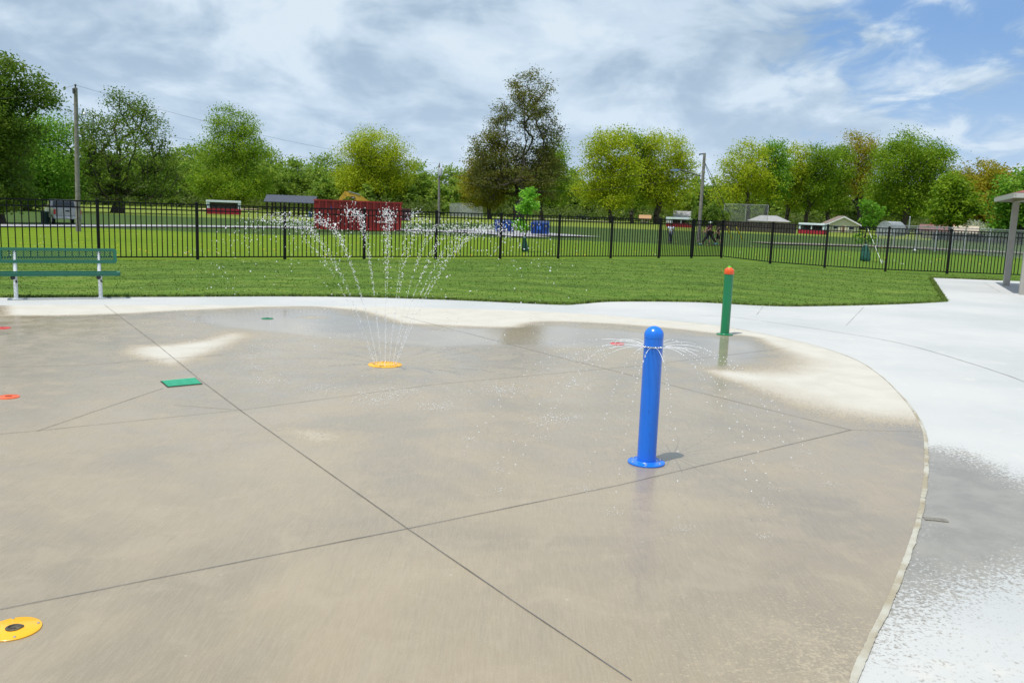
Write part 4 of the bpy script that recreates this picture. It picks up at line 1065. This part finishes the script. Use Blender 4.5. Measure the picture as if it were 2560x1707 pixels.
MB().tube([(X_(872), -.2, z(483)), (X_(900), -.2, z(490))], .045, 8).build('hydraulic_ram', M_rim, o)
MB().prism([(X_(876), z(494)), (X_(880), z(499)), (X_(890), z(500)), (X_(887), z(495))], 'y', -.19, -.172).build('boom_panel', M_dk, o)
b = MB()
for i in range(3): b.box((X_(881.3+i*1.9), -.196, z(497.3)), (1.1*k, .01, 1.8*k))
b.build('boom_mark', M_wh, o)

# picnic shelter
o, k = faceroot('picnic_shelter', 724, 540, 'open picnic shelter with a grey shingle roof left of the red dumpster', 'shelter', yaw=-.16)
M_shg = mat('grey_shingle', (.055, .065, .09), .9, var=.2, vs=3); M_dw = mat('dark_wood', (.055, .035, .025), .85, var=.3)
hw, d = 60*k, 5.; ze, zr = 31*k, 47*k
MB().prism([(-.4, ze), (d/2, zr), (d+.4, ze), (d+.4, ze+.12), (d/2, zr+.14), (-.4, ze+.12)], 'x', -hw, hw).build('roof', M_shg, o)
MB().prism([(-.2, ze+.02), (d/2, zr-.08), (d+.2, ze+.02)], 'x', hw-.12, hw-.02).build('gable', mat('gable_brown', (.22, .10, .05), .8), o)
for x in (-.88, -.55, -.2, .18, .52, .88):
    for y in (.1, d-.1): MB().box((x*hw, y, ze/2), (.26, .26, ze)).build('post', M_dw, o)
MB().box((0, d/2, .04), (hw*1.9, d, .08)).build('floor_slab', mat('slab_grey', (.35, .34, .32), .9), o)
for x in (-.3, .45):
    p = o.matrix_basis @ Vector((x*hw, d*.45, .08)); t = empty('picnic_table', p, o.rotation_euler.z, 'dark picnic table under the %s half of the shelter roof' % ('left' if x < 0 else 'right'), 'table', 'picnic tables under the shelter')
    MB().box((0, 0, .74), (1.8, .75, .05), bev=.01).build('tabletop', M_dw, t)
    for s_ in (-1, 1):
        MB().box((0, s_*.68, .44), (1.8, .26, .05), bev=.01).build('seat', M_dw, t); MB().bar((s_*.65, -.6, 0), (s_*.65, .2, .72), .07).bar((s_*.65, .6, 0), (s_*.65, -.2, .72), .07).bar((s_*.65, -.7, .4), (s_*.65, .7, .4), .06).build('leg', M_dw, t)
# portable toilet-like blue barrel by the shelter
o, k = faceroot('trash_barrel', 776, 543, 'blue barrel standing between the shelter and the red dumpster', 'barrel')
MB().lathe([(.3, 0), (.3, .3), (.315, .31), (.3, .33), (.3, .62), (.315, .63), (.3, .65), (.3, .92), (.27, .94), (.26, .9), (.001, .9)], 20).build('barrel', mat('barrel_blue', (.03, .08, .2), .5), o)

# dugouts: white upper frame over a red lower wall
M_red2 = mat('dugout_red', (.33, .012, .03), .7, var=.2, vs=2); M_wh2 = mat('dugout_white', (.62, .70, .76), .7, var=.06); M_in = mat('dugout_inside', (.20, .18, .16), .9)
for bx, by, w, h, lab, yw, npost in ((560, 536, 76, 32, 'white and red dugout left of the picnic shelter', .05, 0), (1702, 569, 55, 24, 'white and red dugout behind the walker in the white shirt', .35, 1), (2027, 585, 60, 25, 'white and red dugout left of the cream gabled house', -.35, 1)):
    o, k = faceroot('dugout', bx, by, lab, 'dugout', 'dugouts on the ball fields', yaw=yw); wM, hM = w*k, h*k; d = 2.2; q = hM*.42; t = .22
    b = MB(); b.box((0, d/2, hM-.16), (wM+.1, d+.2, .32), bev=.03); roof = b.build('roof', M_wh2, o)
    for s_ in (-1, 1): MB().box((s_*(wM/2-.1), d/2, (q+hM-.32)/2), (.2, d, hM-.32-q)).build('side_wall', M_wh2, o); MB().box((s_*(wM/2-.1), d/2, q/2), (.22, d+.02, q)).build('side_base', M_red2, o)
    MB().box((0, d-.06, hM/2), (wM-.4, .1, hM-.3)).build('back_wall', M_in, o); MB().box((0, .05, q/2), (wM-.42, .1, q)).build('front_wall', M_red2, o)
    for s_ in (-1, 1): MB().box((s_*(wM/2-.3), .08, (q+hM-.32)/2), (.3 if npost == 0 else .12, .1, hM-.34-q)).build('post', M_wh2, o)
    for i in range(npost): MB().box((0, .08, (q+hM-.32)/2), (.14, .1, hM-.34-q)).build('post', M_wh2, o)
    MB().box((0, d*.6, .42), (wM-.6, .4, .06)).build('player_bench', M_dw, o)


def chain(name, pts, h, label, step=.16, wr=.006, posts=True, cat='fence'):
    """wire-mesh fence through ground points"""
    o = empty(name, (*pts[0][:2], pts[0][2]), 0, label, cat); o0_ = np.array(pts[0])
    for p in pts: q = np.array(p)-o0_; MB().tube([q-[0, 0, .1], q+[0, 0, h+.05]], .04, 8).build('post', M_galv, o)
    for a, b_ in zip(pts[:-1], pts[1:]):
        a = np.array(a)-o0_; b_ = np.array(b_)-o0_; L_ = np.linalg.norm(b_-a); u = (b_-a)/L_; U = np.array([0, 0, 1.]); m_ = MB()
        m_.tube([a+U*h, b_+U*h], .025, 6); n = int((L_+h)/step)
        for s_ in (0, 1):
            for i in range(n):
                x = -h+i*step; c0 = max(0, -x); c1 = min(h, L_-x)
                if c1 <= c0: continue
                A = (x+c0, c0) if not s_ else (L_-x-c0, c0); B = (x+c1, c1) if not s_ else (L_-x-c1, c1)
                m_.bar(a+u*A[0]+U*A[1], a+u*B[0]+U*B[1], wr)
        m_.build('mesh_panel', M_galv, o)


def gp_(x, y): return gt(x, y)
chain('backstop', [gp_(1124, 541), gp_(1150, 542), gp_(1178, 543), gp_(1206, 544)], 3.4, 'grey wire backstop left of the tallest dark tree', .3, .015, cat='backstop')
chain('backstop', [gp_(1807, 574), gp_(1861, 576.5), gp_(1916, 579)], 4.2, 'grey wire backstop right of the leaning pole', .3, .016, cat='backstop')
chain('wire_fence', [gp_(2192, 615), gp_(2233, 618), gp_(2288, 622), gp_(2337, 627), gp_(2377, 630), gp_(2409, 633.5), gp_(2470, 639), gp_(2530, 645), gp_(2600, 652)], 1.9, 'grey chain link fence beyond the black fence at the right', .14, .007)
q = gt(2267, 622); o = empty('steel_post', q, 0, 'tall bare blue-grey post beyond the right part of the black fence', 'post'); MB().tube([(0, 0, -.1), (0, 0, 2.6)], .05, 10).lathe([(.055, 2.6), (.06, 2.63), (.02, 2.68)], 10).build('post', M_galv, o)


def plank_fence(pts, h, label, m):
    o = empty('wooden_fence', pts[0], 0, label, 'fence', 'yard fences by the houses'); o0_ = np.array(pts[0])
    for a, b_ in zip(pts[:-1], pts[1:]):
        a = np.array(a)-o0_; b_ = np.array(b_)-o0_; L_ = np.linalg.norm(b_-a); u = (b_-a)/L_; n = int(L_/.2); m_ = MB(); ang = math.atan2(u[1], u[0])
        for i in range(n): c = a+u*(i+.5)*L_/n; m_.box((c[0], c[1], c[2]+h/2+random.uniform(-.02, .02)), (L_/n-.02, .03, h), ang)
        m_.build('plank_panel', m, o); MB().bar(a+[0, 0, h*.7], b_+[0, 0, h*.7], .1).build('rail', m, o)


plank_fence([gp_(1790, 576), gp_(1860, 579), gp_(1930, 582), gp_(1990, 585)], 1.5, 'dark brown plank fence in front of the grey-roofed house', mat('dark_planks', (.05, .04, .035), .9, var=.4, vs=2))
plank_fence([gp_(2330, 600), gp_(2420, 604), gp_(2500, 608), (gp_(2590, 612))], 1.1, 'low grey plank fence behind the shrubs near the pavilion', mat('grey_planks', (.10, .11, .12), .9, var=.4, vs=2))


def house(bx, by, wpx, hw_px, hr_px, d, label, wall, roof, yaw=0., kind='gable_front', chim=False, dist=None):
    """wall and roof heights in pixels"""
    p = gt(bx, by); o, k = faceroot('house', bx, by, label, 'house', 'houses beyond the ball field', yaw=yaw)
    w, h, r = wpx*k, hw_px*k, hr_px*k; ov = .4
    MB().box((0, d/2, h/2), (w, d, h)).build('wall', wall, o) if kind != 'gable_front' else MB().prism([(-w/2, 0), (w/2, 0), (w/2, h), (0, h+r*.93), (-w/2, h)], 'y', 0, d).build('wall', wall, o)
    if kind == 'gable_front':
        b = MB(); sl = r/(w/2)
        for s_ in (-1, 1): b.prism([(0, h+r-.02), (s_*(w/2+ov), h-ov*sl), (s_*(w/2+ov), h-ov*sl+.18), (0, h+r+.16)], 'y', -ov, d+ov)
        rf = b.build('roof', roof, o); b = MB()
        for s_ in (-1, 1): b.prism([(0, h+r-.16), (s_*(w/2+ov), h-ov*sl-.12), (s_*(w/2+ov), h-ov*sl+.1), (0, h+r+.08)], 'y', -ov-.05, -ov-.005)
        b.build('bargeboard', M_wh, rf)
    elif kind == 'gable_side':
        rf = MB().prism([(-ov, h-.1), (d/2, h+r), (d+ov, h-.1), (d+ov, h+.08), (d/2, h+r+.2), (-ov, h+.08)], 'x', -w/2-ov, w/2+ov).build('roof', roof, o)
        MB().prism([(0, h), (d/2, h+r-.05), (d, h)], 'x', -w/2, w/2).build('gable_wall', wall, o)
    else:
        i = min(w*.28, d/2); v = [(-w/2-ov, -ov, h-.05), (w/2+ov, -ov, h-.05), (w/2+ov, d+ov, h-.05), (-w/2-ov, d+ov, h-.05), (-w/2+i, d/2, h+r), (w/2-i, d/2, h+r)]
        rf = MB().add(v, [(0, 1, 5, 4), (1, 2, 5), (2, 3, 4, 5), (3, 0, 4), (3, 2, 1, 0)]).build('roof', roof, o)
    for x in ((-.25, .25) if w > 5 else (.2,)):
        wn = MB().box((x*w, -.03, h*.55), (w*.14, .08, h*.34)).build('window', M_gl, o); f_ = MB()
        for s_ in (-1, 1): f_.box((x*w+s_*w*.075, -.05, h*.55), (w*.012, .06, h*.38))
        f_.box((x*w, -.05, h*.74), (w*.162, .06, h*.03)).box((x*w, -.05, h*.36), (w*.162, .06, h*.03)).build('window_frame', M_wh, wn)
    dr = MB().box((0, -.025, h*.4), (w*.09, .06, h*.76)).build('door', mat('house_door', (.25, .15, .1), .6), o)
    MB().lathe([(.03, 0), (.05, .03), (.02, .06)], 8, (w*.03, -.1, h*.4)).build('handle', M_steel, dr)
    if chim: MB().box((w*.1, d*.5, h+r+.15), (.5, .5, .9)).build('chimney', mat('chimney_white', (.6, .6, .6), .8), rf)
    return o


cream = mat('siding_cream', (.56, .54, .40), .8, var=.06); brn = mat('roof_brown', (.20, .155, .13), .9, var=.2, vs=2); gry = mat('roof_grey', (.28, .28, .28), .9, var=.15, vs=2)
house(2107, 581, 68, 19, 17, 9, 'cream gabled house with a brown roof beside the dugout', cream, brn, .12)
house(1922, 575, 88, 21, 13, 8, 'low house with a pale grey hipped roof behind the backstop', mat('wall_tan', (.35, .31, .25), .8), gry, .05, 'hip')
house(1704, 562, 34, 14, 17, 7, 'grey-roofed house mostly hidden behind the dugout and shrubs', mat('wall_grey', (.3, .3, .3), .8), gry, .0, 'gable_side')
house(1612, 557, 22, 9, 8, 6, 'small pale house with an orange roof under the yellow-green tree', mat('wall_pale', (.55, .53, .5), .8), mat('roof_tan_orange', (.34, .20, .09), .9), 0, 'gable_side')
house(2335, 594, 54, 14, 12, 7, 'brown-roofed house with pale walls right of the largest green tree', mat('wall_buff', (.45, .38, .3), .8), mat('roof_maroon', (.17, .085, .08), .9), 0, 'gable_side')
house(2385, 592, 62, 22, 15, 8, 'house with an orange-red roof and a white chimney near the shrubs', mat('wall_orange', (.45, .28, .2), .8), mat('roof_orange', (.42, .12, .06), .9), .2, 'gable_side', chim=True)
house(2408, 599, 46, 14, 13, 6, 'low house with a tan roof beside the flowering shrub', mat('wall_sand', (.4, .36, .28), .8), mat('roof_tan', (.42, .35, .26), .9), 0, 'gable_side')
o, k = faceroot('storage_dome', 2211, 588, 'grey domed fabric shelter behind the second sapling', 'shelter', yaw=-.3)
r = 19*k; arc = [(r*math.cos(a), 8*k+(31-8)*k*math.sin(a)) for a in np.linspace(0, math.pi, 13)]
MB().prism([(-r, 0), (r, 0)]+arc, 'y', 0, 7).build('cover', mat('tarp_grey', (.22, .25, .27), .6, var=.3, vs=1.5), o)
b = MB()
for i in range(4): b.tube([(q[0]*1.01, 2.3*i+.02, q[1]*1.005) for q in arc], .05, 6)
b.build('hoops', M_galv, o)
# parked dark car on the far path
o, k = faceroot('parked_car', 1455, 549, 'dark car parked on the far pale path', 'car', yaw=0.05)
b = MB(); Lc = 4.4; b.prism([(-2.2, .35), (-2.15, .8), (-1.5, .92), (-.9, 1.4), (.7, 1.42), (1.4, .95), (2.15, .85), (2.2, .35)], 'y', 0, 1.75).build('body', mat('car_navy', (.02, .03, .06), .3, coat=.5), o)
MB().prism([(-1.3, .93), (-.85, 1.34), (.65, 1.36), (1.2, .95)], 'y', -.02, -.005).build('window', M_gl, o)
for x in (-1.35, 1.35):
    for y in (-.03, 1.58): w = MB().tube([(x, y, .32), (x, y+.2, .32)], .32, 18).build('wheel', M_tyre, o); MB().tube([(x, y-.01, .32), (x, y+.21, .32)], .18, 12).build('rim', M_rim, w)
q = gt(2474, 596); t = at(2482, 533, math.hypot(q[0], q[1]))-q; o = empty('timber_post', q, 0, 'thin tan wooden post between the two shrubs', 'post'); MB().tube([(0, 0, 0), t*.5, t], [.13, .12, .10], 8).lathe([(.1, 0), (.12, .04), (.02, .1)], 8, t).build('post', mat('tan_wood', (.42, .30, .16), .8), o)
q = gt(2392, 590); t = at(2393, 531, math.hypot(q[0], q[1]))-q; o = empty('slim_mast', q, 0, 'slim pale mast behind the orange-roofed house', 'pole'); MB().tube([(0, 0, 0), t], [.07, .05], 8).lathe([(.02, -.03), (.09, 0), (.02, .08)], 8, t).build('mast', M_wh, o)
q = gt(2285, 628); o = empty('paper_litter', q, .5, 'crumpled white bag lying on the grass beyond the fence', 'litter')
b = MB(); vs = [(RNG.normal(0, .11), RNG.normal(0, .07), abs(RNG.normal(.07, .05))) for _ in range(26)]; 
import bmesh
bm = bmesh.new(); [bm.verts.new(v_) for v_ in vs]; bmesh.ops.convex_hull(bm, input=bm.verts); me = bpy.data.meshes.new('bag'); bm.to_mesh(me); bm.free(); me.materials.append(M_wh); link('bag', me, o)

# ------------------------------------------------------------------ staked saplings with green watering bags
M_bag = mat('bag_green', (.012, .10, .07), .55, var=.25, vs=9)


def sapling(bx, by, lobes, bagpx, label, labag, stake, n, nl, s0):
    o = tree('sapling', bx, by, lobes, 'bright' if bx < 2000 else 'green', label, None, 'sapling', tr=3, nT=n, nL=nl, ls=.07, sig=.13, seed=s0, s=1., ttop=(lobes[0][0], lobes[0][1]))
    p = gt(bx, by); k = kof(p); w, h = bagpx[0]*k/2, bagpx[1]*k
    bo = empty('watering_bag', tuple(p), 0, labag, 'watering bag'); v = []; n_ = 20; rows = [(0, 1.0), (.08, 1.12), (.3, 1.05), (.6, .85), (.85, .6), (.97, .45), (1., .3)]
    b = MB()
    for i, (z_, r_) in enumerate(rows):
        for j in range(n_): a = 2*math.pi*j/n_; q = 1+.06*math.sin(3*a+i)+.04*math.sin(7*a); v.append((w*r_*q*math.cos(a)+w*.25*(1-z_), w*.8*r_*q*math.sin(a), h*z_))
    b.add(v, [(i*n_+j, i*n_+(j+1) % n_, (i+1)*n_+(j+1) % n_, (i+1)*n_+j) for i in range(len(rows)-1) for j in range(n_)], True); b.build('bag', M_bag, bo)
    MB().lathe([(w*.32, h*.97), (w*.36, h), (w*.34, h*1.05), (w*.2, h*1.06)], 14).build('collar', M_wh2, bo)
    D = math.hypot(p[0], p[1]); a_ = at(*stake[0], D+.2); q = gt(*stake[1]); so = empty('tree_stay', tuple(q), 0, stake[2], 'tree stay')
    MB().tube([(0, 0, -.05), tuple((a_-q)*.5), tuple(a_-q)], .012, 6).lathe([(.035, 0), (.03, .12), (.01, .14)], 8).build('strap', mat('strap_white', (.5, .52, .48), .7), so)


sapling(1310, 628, [(1322, 490, 20, 22), (1312, 515, 18, 18), (1332, 515, 12, 22), (1300, 562, 20, 12)], (15, 34), 'young maple sapling growing through its green bag behind the fountain', 'green watering bag round the left sapling, seen through the spray', [(1294, 558), (1234.7, 630), 'thin pale stay running left from the left sapling'], 42, 900, 31)
sapling(2160, 652, [(2168, 520, 18, 26), (2190, 530, 18, 22), (2172, 555, 22, 12), (2150, 593, 18, 9), (2178, 600, 8, 8)], (22, 36), 'young sapling with a green bag in front of the domed shelter', 'slumped green watering bag round the right sapling', [(2163.6, 557.5), (2205.7, 658), 'long white stay slanting right from the right sapling'], 40, 420, 32)

# ------------------------------------------------------------------ people
M_skin = mat('skin', (.42, .24, .16), .6, var=.08); M_eye = mat('eye_dark', (.02, .02, .02), .3)


def skinned(name, V, E, R, m, parent, sub=1):
    me = bpy.data.meshes.new(name); me.from_pydata([tuple(v) for v in V], E, []); me.update(); me.materials.append(m); o = link(name, me, parent)
    md = o.modifiers.new('Skin', 'SKIN'); md.use_smooth_shade = True
    for i, r in enumerate(R): me.skin_vertices[0].data[i].radius = (r, r)
    me.skin_vertices[0].data[0].use_root = True
    s_ = o.modifiers.new('Sub', 'SUBSURF'); s_.levels = sub; s_.render_levels = sub; return o


def person(bx, by, hpx, yaw, label, shirt, legs, shoes, hair, cap=None, stride=.3, armL=(.1, -.05), armR=(.1, .05), skirt=False, sleeves=True, longleg=True, wide=1., p=None):
    """front is local -y; armX = (forward swing, bend)"""
    p = gt(bx, by) if p is None else p; k = kof(p); Hh = hpx*k
    o = empty('person', tuple(p), -math.atan2(p[0], p[1])+yaw, label, 'person'); s = Hh/1.75; wd = wide
    hip, kn, an = .93, .50, .09
    J = {'pel': (0, 0, .97), 'bel': (0, 0, 1.1), 'che': (0, -.01, 1.3), 'neck': (0, 0, 1.46), 'head': (0, -.015, 1.60), 'crown': (0, 0, 1.68), 'nose': (0, -.105, 1.595)}
    R = {'pel': .15*wd, 'bel': .13*wd, 'che': .15*wd, 'neck': .055, 'head': .092, 'crown': .075, 'nose': .014}
    E = [('pel', 'bel'), ('bel', 'che'), ('che', 'neck'), ('neck', 'head'), ('head', 'crown'), ('head', 'nose')]
    for sd, sx in (('L', -1), ('R', 1)):
        f = stride*(1 if sd == 'L' else -1); 
        J['hip'+sd] = (sx*.09*wd, 0, .90); J['kn'+sd] = (sx*.10*wd, -f*.38-.03, .50+abs(f)*.02)
        back = max(0, -f); J['an'+sd] = (sx*.10*wd, -f*.85, .10+back*.16); J['to'+sd] = (sx*.115*wd, -f*.85-.15, .05+back*.04)
        R['hip'+sd] = .095*wd; R['kn'+sd] = .062*wd; R['an'+sd] = .042; R['to'+sd] = .035
        E += [('pel', 'hip'+sd), ('hip'+sd, 'kn'+sd), ('kn'+sd, 'an'+sd), ('an'+sd, 'to'+sd)]
        sw, bend = armL if sd == 'L' else armR
        J['sh'+sd] = (sx*.19*wd, 0, 1.41); J['el'+sd] = (sx*.235*wd, -sw*.6+.02, 1.14+abs(sw)*.06)
        J['wr'+sd] = (sx*.235*wd, -sw-.18*bend*5*.3-.02, .91+bend*1.2); R['sh'+sd] = .062*wd; R['el'+sd] = .043; R['wr'+sd] = .029
        w = Vector(J['wr'+sd]); e_ = Vector(J['el'+sd]); dr = (w-e_).normalized(); pal = w+dr*.07; J['pa'+sd] = tuple(pal); R['pa'+sd] = .032
        E += [('che', 'sh'+sd), ('sh'+sd, 'el'+sd), ('el'+sd, 'wr'+sd), ('wr'+sd, 'pa'+sd)]
        ac = dr.cross(Vector((sx, 0, 0))).normalized()
        for i, (off, ln) in enumerate(((-.026, .062), (-.009, .075), (.009, .07), (.026, .055))):
            a = pal+ac*off+dr*.028; J['f%d' % i+sd] = tuple(a); R['f%d' % i+sd] = .0095; J['g%d' % i+sd] = tuple(a+dr*ln*.6+Vector((-sx*.006, 0, 0))); R['g%d' % i+sd] = .0085; J['h%d' % i+sd] = tuple(a+dr*ln+Vector((-sx*.022, 0, 0))); R['h%d' % i+sd] = .0075
            E += [('pa'+sd, 'f%d' % i+sd), ('f%d' % i+sd, 'g%d' % i+sd), ('g%d' % i+sd, 'h%d' % i+sd)]
        J['th'+sd] = tuple(w+dr*.045+ac*-.045+Vector((-sx*.012, 0, 0))); R['th'+sd] = .010; E += [('wr'+sd, 'th'+sd)]
    keys = list(J); ix = {q: i for i, q in enumerate(keys)}; sc_ = lambda v: tuple(c_*s for c_ in v)
    body = skinned('body', [sc_(J[q]) for q in keys], [(ix[a], ix[b]) for a, b in E], [R[q]*s for q in keys], M_skin, o)

    def cloth(name, names, edges, grow_, m, extra=None):
        kk = names; jj = {q: i for i, q in enumerate(kk)}; JJ = dict(J); JJ.update(extra or {})
        return skinned(name, [sc_(JJ[q]) for q in kk], [(jj[a], jj[b]) for a, b in edges], [(R.get(q, .06)+grow_.get(q, .014))*s for q in kk], m, o)
    lerp = lambda a, b, t: tuple(a[i]+(b[i]-a[i])*t for i in range(3))
    ex = {}; nm = ['pel', 'bel', 'che', 'shL', 'shR', 'ngk']; ed = [('pel', 'bel'), ('bel', 'che'), ('che', 'shL'), ('che', 'shR'), ('che', 'ngk')]; ex['ngk'] = (0, 0, 1.42); gw = {'ngk': .015}
    for sd in 'LR':
        ex['sl'+sd] = lerp(J['sh'+sd], J['el'+sd], .7 if sleeves else .3); nm.append('sl'+sd); ed.append(('sh'+sd, 'sl'+sd)); gw['sl'+sd] = .005
    cloth('shirt', nm, ed, gw, shirt, ex)
    ex = {}; nm = ['pel']; ed = []; gw = {'pel': .008}
    for sd in 'LR':
        nm += ['hip'+sd, 'kn'+sd]; ed += [('pel', 'hip'+sd), ('hip'+sd, 'kn'+sd)]; gw['kn'+sd] = .022
        if longleg: ex['cu'+sd] = lerp(J['kn'+sd], J['an'+sd], .92); nm.append('cu'+sd); ed.append(('kn'+sd, 'cu'+sd)); gw['cu'+sd] = .006
    cloth('trousers' if longleg else 'shorts', nm, ed, gw, legs, ex)
    for sd in 'LR':
        a, b_ = Vector(sc_(J['an'+sd])), Vector(sc_(J['to'+sd])); MB().tube([a+Vector((0, .05*s, -.05*s)), a+Vector((0, 0, -.045*s)), lerp(a, b_, .6), b_+Vector((0, -.06*s, -.0))], [.035*s, .05*s, .046*s, .03*s], 10).build('shoe', shoes, o)
    hc = Vector(sc_((0, 0, 1.635)))
    MB().lathe([(.102*s, -.05*s), (.108*s, 0), (.1*s, .05*s), (.07*s, .095*s), (.03*s, .115*s), (.001, .12*s)], 16, hc+Vector((0, .012*s, 0))).build('hair', hair, o)
    if cap is not None:
        b = MB().lathe([(.113*s, .0), (.114*s, .04*s), (.085*s, .1*s), (.04*s, .125*s), (.001, .13*s)], 18, hc); b.prism([(-.07*s, -.09*s), (.07*s, -.09*s), (.055*s, -.19*s), (-.055*s, -.19*s)], 'z', hc.z+.005*s, hc.z+.018*s); b.build('cap', cap, o)
    for sx in (-1, 1): MB().lathe([(.012*s, -.006*s), (.013*s, 0), (.001, .007*s)], 8, (sx*.034*s, -.088*s, 1.612*s)).build('eye', M_eye, o)
    return o


fab = lambda n_, c_: mat('cloth_'+n_, c_, .9, var=.12, vs=12)
M_hr = mat('dark_hair', (.02, .014, .01), .7); M_hr2 = mat('brown_hair', (.07, .04, .02), .7)
person(1675, 609, 49, math.pi+.15, 'person in a white shirt and grey trousers walking away, seen from behind', fab('white', (.62, .66, .80)), fab('greyblue', (.05, .06, .09)), M_dk, M_hr, stride=.22, armL=(.12, .12), wide=1.15)
person(1772.5, 613, 57, -math.pi/2+.25, 'person in a maroon top and white cap striding left', fab('maroon', (.075, .010, .030)), fab('black', (.012, .012, .016)), fab('teal', (.10, .35, .45)), M_hr2, cap=fab('cap', (.60, .74, .74)), stride=.62, armL=(.3, .12), armR=(.15, .16), wide=1.3)
person(1766, 611.5, 47, -math.pi/2+.1, 'child in a grey top and blue shorts walking beside the person in maroon', fab('grey', (.12, .10, .11)), fab('blue', (.02, .07, .20)), M_dk, M_hr, stride=.35, armL=(.25, .1), armR=(.2, .15), wide=.95, longleg=False)
person(1794.5, 613.5, 50, -math.pi/2, 'person in a black tee and long black shorts following the others', fab('black2', (.015, .015, .018)), fab('black3', (.012, .012, .014)), M_dk, M_hr, stride=.33, armL=(.28, .08), armR=(-.1, .05), wide=1.05, longleg=False)

# ------------------------------------------------------------------ pavilion at the right edge
q1, q2 = g(2515, 714)[:2], g(2556, 737)[:2]; u = (q1-q2)/np.hypot(*(q1-q2)); vv_ = np.array([u[1], -u[0]])
M_pp = mat('pavilion_paint', (.36, .345, .31), .6, var=.06); M_rf = mat('roof_redbrown', (.26, .075, .05), .5, var=.12); M_fa = mat('pavilion_fascia', (.42, .41, .38), .6, var=.06)
o = empty('park_pavilion', (*q2, .006), 0, 'open pavilion with beige square posts and a red-brown roof at the right edge', 'pavilion')
ang = math.atan2(u[1], u[0]); Ls = np.hypot(*(q1-q2)); zt = 2.46; loc2 = lambda a, b_: u*a+vv_*b_
corn = [(0, 0), (Ls, 0), (0, Ls), (Ls, Ls)]
for a, b_ in corn:
    c = loc2(a, b_); MB().box((c[0], c[1], zt/2), (.17, .17, zt), ang, bev=.008).build('post', M_pp, o)
ov = .50; zr = 2.56
cs = [loc2(-ov, -ov), loc2(Ls+ov, -ov), loc2(Ls+ov, Ls+ov), loc2(-ov, Ls+ov)]; ap = loc2(Ls/2, Ls/2); zf = .035
v = [(*c, zr) for c in cs]+[(*ap, zr+.62)]+[(*(ap+(c-ap)*.985), zr-.05) for c in cs]+[(*ap, zr+.54)]
MB().add(v, [(0, 1, 4), (1, 2, 4), (2, 3, 4), (3, 0, 4), (5, 6, 9), (6, 7, 9), (7, 8, 9), (8, 5, 9)]+[(i, (i+1) % 4, 5+(i+1) % 4, 5+i) for i in range(4)]).build('roof', M_rf, o)
for i in range(4):
    a, b_ = cs[i], cs[(i+1) % 4]; MB().bar((*a, zr-.075), (*b_, zr-.075), .035, .12).build('fascia', M_fa, o)
for (a0, b0), (a1, b1) in (((0, 0), (Ls, 0)), ((0, Ls), (Ls, Ls)), ((0, 0), (0, Ls)), ((Ls, 0), (Ls, Ls))):
    MB().bar((*loc2(a0, b0), zt+.03), (*loc2(a1, b1), zt+.03), .12, .14).build('beam', M_pp, o)
for c in cs: MB().bar((*c, zr-.09), (*ap, zr+.50), .08, .1).build('rafter', M_pp, o)
